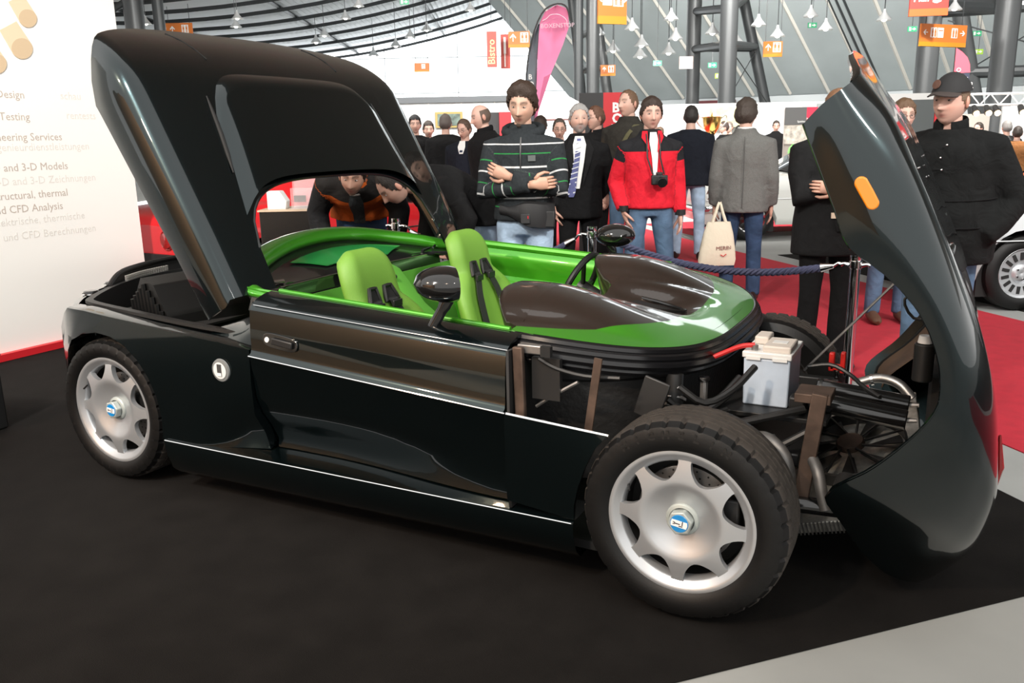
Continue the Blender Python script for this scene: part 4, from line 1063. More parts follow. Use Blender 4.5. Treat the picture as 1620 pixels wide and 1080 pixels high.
# rear lip strip that runs up from the hood's edge
B().tube([nv(0, b, .0) for b in (.45, .55, .65, .75, .8)], [.004, .012, .014, .012, .008], 8).build('hood_lip', M_paint, nose)
B().tube([nv(a, .56, .003) for a in [.02 + .6 * i / 14 for i in range(15)]], .0035, 6).build('hood_edge_highlight', M_chrome, nose)  # thin chrome line put in for the ridge's highlight
B().tube([nv(a, 0, .001) for a in [i / 40 for i in range(41)]], .006, 6).build('arch_edge', M_paint, nose)
# panel joints of the bumper
B().tube([nv(.64 + .07 * t, .10 + .45 * t, .0) for t in [i / 8 for i in range(9)]], .0022, 5).build('panel_joint', M_dark, nose)
B().tube([Vector(p) for p in cr([(3.085, .105, .485), (3.145, .17, .385), (3.185, .25, .26), (3.205, .335, .15)], 12)], .0035, 5).build('panel_joint', M_dark, nose)
# amber side indicator
ac = Vector((3.052, -.012, 1.31)); at = Vector((.044, 0, -.075)).normalized()
am_ = frame(ac, at, Vector((.075, 0, .044)))
oo = []
for i in range(28):
    a = 2 * PI * i / 28; oo.append((.028 * math.copysign(1, math.cos(a)) * (1 if abs(math.cos(a)) > .02 else 0) + .018 * math.cos(a), .017 * math.sin(a)))
bz = B().prism([(x * 1.12, y * 1.2) for x, y in oo], .008, am_ @ Matrix.Translation((0, 0, -.006 if am_.col[2].y < 0 else -.002))).build('indicator_bezel', M_black, nose, bevel=.002)
if am_.col[2].y > 0: am_ = am_ @ Matrix.Rotation(PI, 4, 'X')
ind = B().prism(oo, .012, am_ @ Matrix.Translation((0, 0, -.002))).build('side_indicator', M_amber, bz, bevel=.004)
# far wheel arch lining, brown underneath
lin = []
for i in range(36, 56):
    p = Vector((nr[i][0].x, 2 * YC - nr[i][0].y, nr[i][0].z)); lin.append([p + Vector((.008, -.02, 0)), p + Vector((.035, -.07, .012)), p + Vector((.06, -.22, .03)), p + Vector((.05, -.36, .03))])
B().grid(lin).build('arch_lining', mat('brown_lining', (.06, .035, .02), .7, noise_s=9, noise_a=.4), nose, thick=.006)
ln2 = []
for i in range(44, 56):
    p = Vector((nr[i][0].x, 2 * YC - nr[i][0].y, nr[i][0].z)); ln2.append([p + Vector((0, -.01, 0)), p + Vector((.01, -.012, -.08)), p + Vector((.03, -.05, -.13))])
B().grid(ln2).build('arch_lining_edge', M_dark, nose, thick=.006)
# lamp pods seen from the side on the hood
pod = B()
pod.ball((3.235, .40, 1.10), (.020, .11, .05), 14, 8, Matrix.Rotation(.45, 3, 'Y'))
pod.build('headlamp_pod', M_blackg, nose)
pod = B(); pod.ball((3.195, 2 * YC - .40, 1.10), (.018, .11, .05), 14, 8, Matrix.Rotation(.45, 3, 'Y')); pod.build('headlamp_pod', M_blackg, nose)
B().tube([(3.425, .35, .60), (3.434, .36, .50), (3.43, .37, .43)], [.004, .012, .004], 8).build('front_marker', M_redl, nose)
# inside of the nose: lamp back, bottle, bracket, wires
B().box((3.29, .62, .86), (.05, .18, .16)).build('lamp_housing', M_dark, nose, bevel=.01)
bt = B().tube([(3.205, .50, .70), (3.205, .50, .82)], [.030, .030], 14).build('washer_bottle', M_black, nose, bevel=.004)
B().tube([(3.205, .50, .822), (3.205, .50, .845)], [.022, .018], 12).build('bottle_cap', M_white, bt)
B().tube(cr([(3.22, .55, .80), (3.24, .55, .86), (3.265, .5, .80), (3.26, .5, .70)], 12), .006, 6).build('wire', M_black, nose)
B().tube(cr([(3.18, .62, .97), (3.13, .62, .93), (3.17, .62, .87), (3.24, .62, .91), (3.22, .62, .97)], 16, closed=True), .005, 6, closed=True).build('wire', M_black, nose)
B().box((3.25, .7, .60), (.05, .3, .22)).build('inner_bracket', M_dark, nose, bevel=.01)

# ---- front mechanicals
chs = B()
for y in (.42, 1.44):
    chs.box((2.66, y, .40), (.36, .045, .045)); chs.box((2.72, y, .30), (.30, .045, .045))
chs.box((2.84, .93, .40), (.045, 1.0, .045)); chs.box((2.6, .93, .34), (.4, .9, .05))
chassis = chs.build('front_chassis', M_black, car, bevel=.006)
for a, b, r_ in (((2.55, .30, .50), (2.86, .50, .56), .014), ((2.50, .25, .40), (2.78, .45, .46), .018), ((2.62, .35, .33), (2.9, .42, .52), .012), ((2.45, .2, .52), (2.62, .42, .55), .012), ((2.55, .25, .34), (2.62, .36, .30), .02)):
    B().tube([a, b], r_, 8).build('suspension_arm', M_black, chassis)
B().tube([(2.47, .30, .42), (2.46, .34, .68)], [.03, .03], 12).build('damper', M_black, chassis)
for q in range(5): B().tube([(2.46 + .0, .32 + .005 * q, .50 + .03 * q), (2.46, .325 + .005 * q, .508 + .03 * q)], .042, 12).build('spring_coil', M_steel, chassis)
B().box((2.42, .22, .62), (.09, .012, .14), Matrix.Rotation(.3, 3, 'Y')).build('mount_plate', mat('dark_plate', (.05, .05, .05), .45, .6), chassis, bevel=.004)
B().tube([(2.555, .36, .56), (2.555, .36, .66)], .013, 8).build('mount_bolt', M_steel, chassis)
B().tube([(2.555, .36, .66), (2.555, .36, .675)], .02, 6).build('mount_nut', M_chrome, chassis)
B().box((2.755, .70, .52), (.36, .42, .018)).build('battery_tray', M_black, chassis, bevel=.003)
for k, (x, y, z) in enumerate(((2.45, .30, .60), (2.50, .26, .66), (2.42, .4, .58))):
    B().tube(cr([(x, y, z), (x + .08, y + .02, z - .05), (x + .15, y + .10, z - .02), (x + .2, y + .2, z + .04)], 10), .012, 8).build('hose', M_black, chassis)
# battery
bat = B().box((2.715, .69, .615), (.155, .225, .172), taper=1.02).build('battery', mat('battery_case', (.50, .58, .68), .35, noise_s=12, noise_a=.12), car, bevel=.006)
B().box((2.715, .69, .712), (.168, .24, .022)).build('battery_lid', M_white, bat, bevel=.004)
B().box((2.745, .66, .733), (.095, .15, .026)).build('battery_cover', mat('battery_label', (.62, .56, .5), .5), bat, bevel=.006)
B().box((2.745, .66, .7465), (.05, .04, .001)).build('battery_sticker', M_white, bat)
B().box((2.672, .74, .738), (.05, .10, .03)).build('battery_cover', mat('battery_label', (.62, .56, .5), .5), bat, bevel=.006)
B().tube([(2.668, .60, .72), (2.668, .60, .742)], .012, 10).build('battery_terminal', M_steel, bat)
B().tube(cr([(2.45, .50, .66), (2.55, .54, .705), (2.62, .585, .735), (2.668, .60, .742)], 12), .009, 8).build('red_cable', mat('red_cable', (.55, .02, .02), .5), bat)
for s in (-.045, .045): B().box((2.715 + s, .571, .702), (.05, .008, .012)).build('lid_catch', M_white, bat)
# two black cylinders
for k, (p0, p1, r_) in enumerate((((2.855, .60, .565), (3.17, .60, .533), .034), ((2.865, .72, .58), (3.17, .72, .552), .032))):
    cy = B().tube([p0, p1], r_, 20).build('gas_cylinder', M_blackg, car, 40, bevel=.004)
    B().tube([p1, (p1[0] + .03, p1[1], p1[2] + .003)], [.010, .007], 8).build('cylinder_valve', M_steel, cy)
    B().tube([(p0[0] + .01, p0[1], p0[2] - .001), (p0[0] + .02, p0[1], p0[2] - .002)], r_ + .003, 20).build('cylinder_ring', M_black, cy)
# brown upright plate
up = B().box((2.908, .35, .485), (.048, .03, .36), Matrix.Rotation(-.11 + .22, 3, 'Y')).build('upright_plate', M_rust, car, bevel=.003)
B().box((2.905, .40, .645), (.11, .12, .03)).build('plate_foot', M_rust, up, bevel=.003)
B().tube([(2.86, .33, .29), (3.12, .36, .29)], .028, 14).build('lower_tube', M_blackg, chassis)
# fan in shroud over the radiator
fm = frame((2.985, .80, .36), (.95, .05, .24), (-.12, .94, .30))
fanb = B().lathe([(.19, -.05), (.193, .0), (.185, .004), (.185, -.05)], 40, fm)
fan = fanb.build('fan_shroud', M_black, car, 40)
B().lathe([(0, .012), (.045, .012), (.05, .004), (.05, -.01)], 24, fm).build('fan_motor', M_rust, fan, 40)
for k in range(11):
    a = 2 * PI * k / 11
    B().tube([fm @ Vector((.048 * math.cos(a), .048 * math.sin(a), .004)), fm @ Vector((.186 * math.cos(a + .25), .186 * math.sin(a + .25), .0))], [(.005, .005)] * 2, 5).build('fan_strut', M_black, fan)
for k in range(7):
    a = 2 * PI * k / 7
    B().grid([[fm @ Vector((r_ * math.cos(a + d), r_ * math.sin(a + d), -.02 - .03 * d)) for d in (0, .18, .36)] for r_ in (.05, .11, .175)]).build('fan_blade', M_black, fan, thick=.003)
rad = B().box((0, 0, -.075), (.46, .72, .045)); rad.v = [tuple(fm @ Vector(p)) for p in rad.v]
rd = rad.build('radiator', mat('radiator_alloy', (.5, .48, .44), .4, .7, noise_s=40, noise_a=.3), car, bevel=.004)
rb = B()
for k in range(36):
    for sx in (-.232,): rb.box((-.232 + .0, -.36 + .02 * k, -.075), (.006, .006, .05))
    rb.box((-.23 + .0128 * k, -.363, -.075), (.005, .006, .05))
rb.v = [tuple(fm @ Vector(p)) for p in rb.v]
rb.build('radiator_fins', M_steel, rd)['kind'] = 'stuff'
B().tube(cr([(2.70, .38, .47), (2.77, .33, .50), (2.83, .30, .47), (2.855, .30, .40), (2.85, .34, .33)], 14), .022, 12).build('coolant_hose', M_hose, car)
B().tube(cr([(2.91, .36, .45), (2.94, .31, .42), (2.958, .29, .36), (2.975, .28, .31)], 10), .019, 12).build('coolant_hose', M_hose, car)
B().box((2.995, .30, .325), (.07, .06, .02)).build('copper_bracket', mat('tan_metal', (.42, .28, .16), .5, .4), car, bevel=.004)
B().tube([(3.03, .20, .40), (3.03, .27, .42)], [.036, .034], 14).build('horn', M_black, car)
pp = B().tube(cr([(2.98, 1.02, .53), (3.05, 1.02, .555), (3.12, 1.0, .545), (3.17, .98, .50)], 12), .018, 12).build('aluminium_pipe', M_steel, car)
B().tube([(3.02, 1.02, .544), (3.03, 1.02, .547)], .022, 12).build('pipe_clamp', M_chrome, pp)
rc = mat('red_plastic', (.55, .015, .01), .4)
ck = B().box((2.885, .95, .62), (.02, .03, .07)).box((2.925, .95, .62), (.018, .03, .08)).box((2.905, .95, .60), (.05, .03, .02)).build('red_clamp', rc, car, bevel=.004)
B().tube([(2.905, .95, .56), (2.905, .95, .60)], .006, 6).build('clamp_screw', M_chrome, ck)
B().tube(cr([(2.82, .80, .63), (2.9, .80, .645), (2.97, .78, .62), (3.02, .72, .60), (3.08, .66, .585)], 14), .008, 8).build('cable', M_black, car)
# slim prop rod holding the nose
B().tube([(2.80, .85, .60), (3.16, .85, 1.04)], .0045, 6).build('prop_rod', M_steel, car)
B().box((2.83, .55, .56), (.05, .06, .06)).build('relay', M_black, chassis, bevel=.006)
rs_ = B().tube([(2.50, 1.36, .58), (2.50, 1.36, .69)], .028, 12).build('fluid_reservoir', M_white, car)
B().tube([(2.50, 1.36, .69), (2.50, 1.36, .725)], .026, 12).build('reservoir_cap', M_black, rs_)
# ================================================================== barrier posts and rope
def stanchion(x, y, h, label):
    o = empty('barrier_post', (x, y, 0), 0, label, 'stanchion')
    B().lathe([(.0, 0), (.16, 0), (.16, .012), (.14, .028), (.04, .04), (.026, .06)], 32, Matrix.Identity(4)).build('base', M_chrome, o)
    B().tube([(0, 0, .05), (0, 0, h - .06)], .0255, 20).build('post', M_chrome, o)
    hd = B().lathe([(.0255, h - .07), (.031, h - .065), (.031, h - .03), (.0255, h - .028), (.028, h - .02), (.028, h), (.0, h + .001)], 24, Matrix.Identity(4)).build('post_head', M_chrome, o)
    for a in (0, PI): B().tube([(.03 * math.cos(a), 0, h - .05), (.055 * math.cos(a), 0, h - .045), (.07 * math.cos(a), 0, h - .05)], [.012, .008, .012], 8).build('hook', M_chrome, hd)
    return o
PO = [(.10, 2.08, .993), (1.39, 2.2, .967), (2.82, 2.2, .864)]
stanchion(*PO[0], 'chrome barrier post behind the green hoop, only its top in view')
stanchion(*PO[1], 'chrome barrier post beside the far wing mirror')
stanchion(*PO[2], 'tall chrome barrier post between the far front wheel and the nose')
M_rope = mat('navy_rope', (.035, .04, .085), .7, bump=.4, bump_s=300)
def rope(a, b, sag, label):
    a, b = Vector(a), Vector(b); d = (b - a).normalized()
    o = empty('barrier_rope', a, 0, label, 'rope')
    def path(t): return a.lerp(b, t) - Vector((0, 0, sag * 4 * t * (1 - t))) - a
    n = 150; L = (b - a).length; s = d.cross(Vector((0, 0, 1))).normalized()
    for k in range(3):
        P_ = []
        for i in range(n + 1):
            t = .07 + .86 * i / n; w_ = 2 * PI * t * L / .085 + 2.094 * k
            P_.append(path(t) + s * (.0105 * math.cos(w_)) + Vector((0, 0, .0105 * math.sin(w_))))
        B().tube(P_, .0112, 6).build('strand', M_rope, o)
    for t0, t1, t2 in ((.0, .035, .08), (1., .965, .92)):
        B().tube([path(t0), path((t0 + t1) / 2) + Vector((0, 0, .012)), path(t1)], [.008, .007, .008], 8).build('end_hook', M_chrome, o)
        B().tube([path(t1), path(t2)], [.012, .024], 12).build('end_sleeve', M_chrome, o)
    return o
rope((PO[0][0] + .06, PO[0][1] + .01, PO[0][2] - .05), (PO[1][0] - .06, PO[1][1] - .01, PO[1][2] - .05), .20, 'navy twisted rope left of the post by the far mirror')
rope((PO[1][0] + .06, PO[1][1] - .0, PO[1][2] - .05), (PO[2][0] - .06, PO[2][1] + .0, PO[2][2] - .05), .11, 'navy twisted rope hanging across the red carpet behind the cowl')

# ================================================================== other cars
M_tint = mat('dark_car_glass', (.02, .025, .03), .06, coat=1.)
def side_wheel(par, x, y, r, sg, slots=15, rimc=None):
    M = Matrix.Translation((x, y, r)) @ Matrix.Rotation(sg * PI / 2, 4, 'X')
    w_ = B().lathe([(r * .64, .0), (r * .70, .012), (r * .88, .014), (r * .985, -.01), (r, -.04), (r, -.16), (r * .95, -.19), (r * .6, -.19)], 40, M).build('wheel', M_rubber, par, 40)
    rm = B().lathe([(0, -.02), (r * .10, -.012), (r * .22, -.02), (r * .26, -.035), (r * .30, -.018), (r * .60, -.012), (r * .66, .006), (r * .69, .0), (r * .69, -.03)], 40, M).build('rim', rimc or M_alloy, w_, 40)
    for k in range(slots):
        a = 2 * PI * k / slots
        q = B().box((0, 0, 0), (r * .20, r * .085, .008)); T = M @ Matrix.Rotation(a, 4, 'Z') @ Matrix.Translation((r * .46, 0, -.012)); q.v = [tuple(T @ Vector(p)) for p in q.v]
        q.build('rim_slot', M_dark, rm, flat=True)
    for k in range(5):
        a = 2 * PI * k / 5; q = B().tube([M @ Vector((r * .16 * math.cos(a), r * .16 * math.sin(a), -.014)), M @ Vector((r * .16 * math.cos(a), r * .16 * math.sin(a), -.002))], r * .028, 6); q.build('wheel_bolt', M_chrome, rm)
def saloon(label, r, d, rz, paint, low, belt, cabin, W=1.78, wheels=((.78, .31), (3.55, .31)), rimc=None, slots=15, bumper=True, lamps='front', glass=None):
    """low/belt: outlines (x from the nose, z) of the lower edge and the shoulder; cabin: (x, z, half width) ridge"""
    o = empty('parked_car', hw(r, d), rz, label, 'car')
    hwid = W / 2; b = B(); rows = []
    for x, z0, z1, t in low:
        sx = hwid * t
        sec = [(-sx * .93, z0), (-sx * .99, z0 + .10), (-sx, z0 + (z1 - z0) * .55), (-sx * .985, z0 + (z1 - z0) * .8), (-sx * .93, z1 - .025), (-sx * .84, z1), (-sx * .4, z1 + .018), (0, z1 + .022)]
        sec = sec + [(-y, z) for y, z in sec[-2::-1]]
        rows.append([Vector((x, y, z)) for y, z in sec])
    rows = surf(rows, 50, len(rows[0]) * 2 - 1)
    # wheel arches: lift the lower edge around the wheels
    for row in rows:
        for p in row:
            for wx, wr in wheels:
                dx = abs(p.x - wx); rr = wr + .055
                if dx < rr and abs(p.y) > hwid * .55:
                    za = wr + math.sqrt(rr * rr - dx * dx)
                    if p.z < za: p.z = za
    b.grid(rows); n = len(rows[0])
    b.f.append(tuple(range(n))); b.m.append(0); b.f.append(tuple((49) * n + i for i in range(n))[::-1]); b.m.append(0)
    body = b.build('body', paint, o, 50)
    g = B(); gr = []
    for x, z0, z1, w0, w1 in cabin:
        gr.append([Vector((x, y, z)) for y, z in ((-w0, z0), (-w1, z1 - .04), (-w1 * .86, z1), (0, z1 + .025), (w1 * .86, z1), (w1, z1 - .04), (w0, z0))])
    g.grid(gr); g.build('windows' if glass is None else 'engine_lid', glass or M_tint, o, 40)
    rf_ = B().grid([[q + Vector((0, 0, .006)) for q in row[1:6]] for row in gr[1:-1]]).build('roof', paint, o, 40, thick=.008)
    for wx, wr in wheels:
        for sg in (1, -1): side_wheel(o, wx, -sg * (hwid - .02), wr, sg, slots, rimc)
        B().box((wx, 0, wr + .05), (2 * wr + .08, W - .16, 2 * wr * .8)).build('wheel_well', M_dark, o, flat=True)
    x0 = low[0][0]; xe = low[-1][0]
    if bumper:
        for x, s_ in ((x0, -1), (xe, 1)):
            B().tube(cr([(x - s_ * .45, -hwid - .01, .46), (x - s_ * .05, -hwid + .02, .46), (x + s_ * .05, -hwid * .6, .46), (x + s_ * .07, 0, .46), (x + s_ * .05, hwid * .6, .46), (x - s_ * .05, hwid - .02, .46), (x - s_ * .45, hwid + .01, .46)], 30), [(.05, .035)] * 30, 8, side=(0, 0, 1)).build('bumper', M_chrome, o)
    for sg in (-1, 1):
        if lamps == 'front': B().ball((x0 + .01, sg * hwid * .66, .63), (.03, .13, .075), 14, 8).build('headlamp', M_white, o)
        B().box((xe - .005, sg * hwid * .7, .66), (.03, .30, .12)).build('tail_lamp', M_redl, o, bevel=.01)
        B().tube([(low[1][0], sg * (hwid + .004), .58), (low[-2][0], sg * (hwid + .004), .58)], .008, 6).build('side_moulding', M_chrome, o)
    return o
M_silver = mat('silver_car_paint', (.55, .57, .58), .3, .6, 1., .03)
LOW = [(.0, .30, .72, .90), (.12, .24, .80, .96), (.5, .22, .86, 1.), (1.2, .21, .90, 1.), (2.2, .21, .93, 1.), (3.2, .21, .93, 1.), (4.0, .24, .90, .98), (4.55, .28, .86, .94), (4.68, .36, .76, .88)]
CAB = [(1.42, .92, .93, .78, .76), (2.05, .94, 1.33, .80, .60), (2.6, .95, 1.38, .80, .60), (3.1, .95, 1.36, .80, .60), (3.85, .92, .94, .78, .74)]
saloon('silver saloon with slotted alloy wheel at the right edge', 3.42, 7.75, -TH + .02, M_silver, LOW, None, CAB)
M_wcar = mat('white_car_paint', (.72, .74, .70), .35, 0, 1., .04)
saloon('white classic car behind the grey blazer man', 2.62, 12.95, -TH + .04, M_wcar, LOW, None, CAB, rimc=M_chrome, slots=10)
M_rcar = mat('red_car_paint', (.62, .012, .018), .3, 0, 1., .03)
LOWR = [(.0, .42, .80, .88), (.10, .34, .88, .95), (.45, .22, .93, 1.), (1.0, .18, .96, 1.), (1.7, .17, .92, 1.), (2.6, .17, .84, 1.), (3.3, .18, .78, .99), (3.9, .22, .68, .92), (4.25, .30, .56, .80)]
CABR = [(.9, .93, .96, .70, .66), (1.35, .92, 1.17, .76, .56), (1.9, .90, 1.20, .76, .56), (2.3, .86, 1.12, .76, .58), (2.9, .82, .84, .72, .70)]
rcar = saloon('low red sports car behind the engine cover and white backdrop', -3.30, 7.38, -TH + 1.0, M_rcar, LOWR, None, CABR, W=1.85, bumper=False, wheels=((.75, .32), (3.30, .31)), lamps='rear', glass=M_rcar)
for y in (-.74, -.52, .52, .74):
    lp = B().lathe([(.0, .02), (.065, .015), (.075, .0), (.085, .006), (.09, -.01)], 20, Matrix.Translation((-.005, y, .70)) @ Matrix.Rotation(-PI / 2, 4, 'Y')).build('round_tail_lamp', M_amber if abs(y) > .6 else M_redl, rcar)
B().box((-.02, 0, .53), (.05, 1.5, .10)).build('rear_grille', M_dark, rcar, flat=True)
B().box((-.05, 0, .40), (.14, 1.66, .16)).build('rear_bumper', M_rcar, rcar, bevel=.03)

# ================================================================== black pedestal and what stands on it
pd = empty('display_pedestal', hw(-1.72, 6.6), -TH, 'black pedestal seen through the arch of the engine cover', 'pedestal')
B().box((0, .2, .48), (.42, .42, .96)).build('pedestal_body', mat('pedestal_black', (.01, .01, .01), .25), pd, bevel=.004)
B().box((0, .2, .965), (.44, .44, .012)).build('pedestal_top', mat('pedestal_tan', (.55, .42, .30), .5), pd, flat=True)
wb = empty('white_display_box', hw(-1.80, 6.72, .971), -TH, 'white wedge-shaped box on the black pedestal', 'box')
B().prism([(-.08, 0), (.06, 0), (.07, .06), (.02, .14), (-.08, .14)], .12, frame((0, .06, 0), (1, 0, 0), (0, 0, 1))).build('box_body', M_white, wb, bevel=.004)
ac_ = empty('acrylic_holder', hw(-1.62, 6.70, .971), -TH, 'clear acrylic leaflet holder on the black pedestal', 'holder')
M_acr = mat('acrylic_sheet', (.8, .8, .82), .05, alpha=.14)
for y, h_ in ((-.02, .16), (.06, .26), (.12, .30)): B().box((.02, y, h_ / 2), (.20, .004, h_)).build('acrylic_sheet', M_acr, ac_, flat=True)
B().box((.02, .05, .004), (.22, .20, .008)).build('acrylic_base', M_acr, ac_, flat=True)
B().box((-.02, .03, .075), (.09, .02, .05)).build('leaflet_card', mat('card_brown', (.06, .04, .035), .6), ac_, flat=True)

# ================================================================== trophy on its plinth
pl_ = empty('trophy_plinth', hw(3.40, 14.3), -TH, 'black plinth under the gold trophy', 'plinth')
B().box((0, 0, .58), (.5, .5, 1.16)).build('plinth_body', M_dark, pl_, bevel=.01)
B().box((0, 0, 1.18), (.56, .56, .04)).build('plinth_top', M_blackg, pl_, bevel=.006)
M_gold = mat('gold', (.75, .48, .14), .2, 1.)
tq = empty('gold_trophy', hw(3.34, 14.3, 1.2), -TH, 'gold trophy cup with two white handles left of the blazer man', 'trophy')
B().lathe([(0, .25), (.02, .26), (.05, .28), (.12, .38), (.145, .50), (.15, .56), (.16, .57), (.145, .57), (.13, .5), (0, .4)], 28, Matrix.Identity(4)).build('cup', M_gold, tq)
B().lathe([(0, 0), (.10, 0), (.10, .10), (.07, .14), (.025, .18), (.02, .26)], 24, Matrix.Identity(4)).build('stem', mat('trophy_silver', (.75, .74, .7), .25, .8), tq)
for sx in (-1, 1): B().tube(cr([(sx * .14, 0, .54), (sx * .23, 0, .60), (sx * .24, 0, .50), (sx * .16, 0, .40), (sx * .10, 0, .36)], 16), .014, 8).build('handle', mat('trophy_silver', (.75, .74, .7), .25, .8), tq)
B().tube([(0, 0, .57), (0, 0, .64)], [.02, .004], 10).build('finial', M_gold, tq)

bxl = empty('floor_box', (-1.47, .0, 0), .1, 'black box on the carpet at the left edge', 'box')
B().box((0, 0, .2), (.6, .4, .40)).build('box_body', M_dark, bxl, bevel=.01)
B().box((0, 0, .405), (.62, .42, .012)).build('box_lid', M_black, bxl, bevel=.003)
# ================================================================== people
def attr_mat(name, rough=.5, sheen=0., attr='Col', base=None, bands=None, noise_a=.12, noise_s=30, bump=.25, bump_s=220):
    """colour from a point colour attribute, or base colour + bands over the garment's length attribute 's'"""
    if name in MATS: return MATS[name]
    m = bpy.data.materials.new(name); m.use_nodes = True; n = m.node_tree.nodes; l = m.node_tree.links; b = n['Principled BSDF']
    b.inputs['Roughness'].default_value = rough; b.inputs['Sheen Weight'].default_value = sheen; b.inputs['Specular IOR Level'].default_value = .2 if base else .45
    if base is None:
        a = n.new('ShaderNodeAttribute'); a.attribute_name = attr; l.new(a.outputs['Color'], b.inputs['Base Color'])
    else:
        a = n.new('ShaderNodeAttribute'); a.attribute_name = 's'
        cur = None
        for c, w_, colr in bands or ():
            cm = n.new('ShaderNodeMath'); cm.operation = 'COMPARE'; cm.inputs[1].default_value = c; cm.inputs[2].default_value = w_
            l.new(a.outputs['Fac'], cm.inputs[0])
            mx = n.new('ShaderNodeMix'); mx.data_type = 'RGBA'
            l.new(cm.outputs[0], mx.inputs[0])
            if cur is None: mx.inputs[6].default_value = (*base, 1)
            else: l.new(cur, mx.inputs[6])
            mx.inputs[7].default_value = (*colr, 1); cur = mx.outputs[2]
        if cur is None: b.inputs['Base Color'].default_value = (*base, 1)
        else: l.new(cur, b.inputs['Base Color'])
        tc = n.new('ShaderNodeTexCoord')
        if noise_a:
            t = n.new('ShaderNodeTexNoise'); t.inputs['Scale'].default_value = noise_s; l.new(tc.outputs['Object'], t.inputs['Vector'])
            mr = n.new('ShaderNodeMapRange'); mr.inputs[1].default_value = .3; mr.inputs[2].default_value = .7; mr.inputs[3].default_value = 1 - noise_a; mr.inputs[4].default_value = 1 + noise_a
            l.new(t.outputs[0], mr.inputs[0])
            mm = n.new('ShaderNodeMix'); mm.data_type = 'RGBA'; mm.blend_type = 'MULTIPLY'; mm.inputs[0].default_value = 1
            if cur is None: mm.inputs[6].default_value = (*base, 1)
            else: l.new(cur, mm.inputs[6])
            l.new(mr.outputs[0], mm.inputs[7]); l.new(mm.outputs[2], b.inputs['Base Color'])
        if bump:
            t2 = n.new('ShaderNodeTexNoise'); t2.inputs['Scale'].default_value = 9; t2.inputs['Detail'].default_value = 4; t2.inputs['Distortion'].default_value = .8
            l.new(tc.outputs['Object'], t2.inputs['Vector'])
            bq = n.new('ShaderNodeBump'); bq.inputs['Strength'].default_value = bump; bq.inputs['Distance'].default_value = .05
            l.new(t2.outputs[0], bq.inputs['Height']); l.new(bq.outputs[0], b.inputs['Normal'])
    MATS[name] = m
    return m
M_skin = attr_mat('skin', .5)
M_eye = mat('eye_white', (.36, .31, .28), .35)
M_iris = mat('iris_dark', (.03, .02, .015), .25)
def cloth(name, c, bands=None, rough=.85, noise_a=.12, noise_s=30, bump=.35):
    return attr_mat('cloth_' + name, .95 if max(c) < .05 else rough, 0., base=c, bands=bands, noise_a=noise_a, noise_s=noise_s, bump=bump)
C_jean = cloth('jeans', (.085, .14, .22), noise_a=.3, noise_s=6)
C_jeanl = cloth('pale_jeans', (.34, .45, .58), noise_a=.3, noise_s=6)
C_jeand = cloth('dark_jeans', (.03, .055, .11), noise_a=.3, noise_s=6)
C_blk = cloth('black', (.0065, .0065, .007))
C_blk2 = cloth('soft_black', (.010, .010, .0105))
C_navy = cloth('navy', (.010, .012, .018))
C_shoe = mat('shoe_black', (.015, .014, .013), .4)
C_shoeb = mat('shoe_brown', (.10, .045, .025), .5)

def gs(x, m, s): return math.exp(-((x - m) / s) ** 2)
def head_pt(ph, th, o=0., jaw=1., nose=1.):
    c = math.cos(th); x = .076 * c * math.sin(ph); z = .118 * math.sin(th)
    cy = math.cos(ph); y = -(.094 if cy > 0 else .104) * c * cy
    if z < -.01:
        t = min(1, (-z - .01) / .108); x *= 1 - .30 * t ** 1.5 * (2 - jaw)
        if y > 0: y *= 1 - .45 * t
        else: y *= 1 + .10 * t * (1 - t) + .28 * t ** 3
    if cy > 0 and y < 0:
        f = min(1, cy * 1.6)
        d = .027 * nose * gs(x, 0, .0125 + .004 * max(0, -z / .03)) * (max(0, min(1, (.026 - z) / .056)) ** 1.1) * (1 if z > -.031 else max(0, 1 - (-.031 - z) / .011))
        d -= .008 * gs(abs(x), .031, .015) * gs(z, .010, .013)
        d += .004 * gs(z, .034, .011) * gs(x, 0, .05)
        d += .004 * gs(abs(x), .042, .02) * gs(z, -.02, .025)
        d += .0055 * gs(x, 0, .021) * (gs(z, -.056, .0055) + gs(z, -.069, .0065)) - .002 * gs(x, 0, .02) * gs(z, -.0625, .003)
        d += .007 * gs(x, 0, .024) * gs(z, -.098, .016)
        y -= d * f
    p = Vector((x, y, z))
    if o: p += p.normalized() * o
    return p
def grid_angles(na, nb):
    A = []
    for i in range(na):
        t = -1 + 2 * i / na; A.append(PI * (t - .22 * math.sin(2 * PI * t) / 2))
    return A, [-PI / 2 + .06 + (PI - .12) * j / (nb - 1) for j in range(nb)]
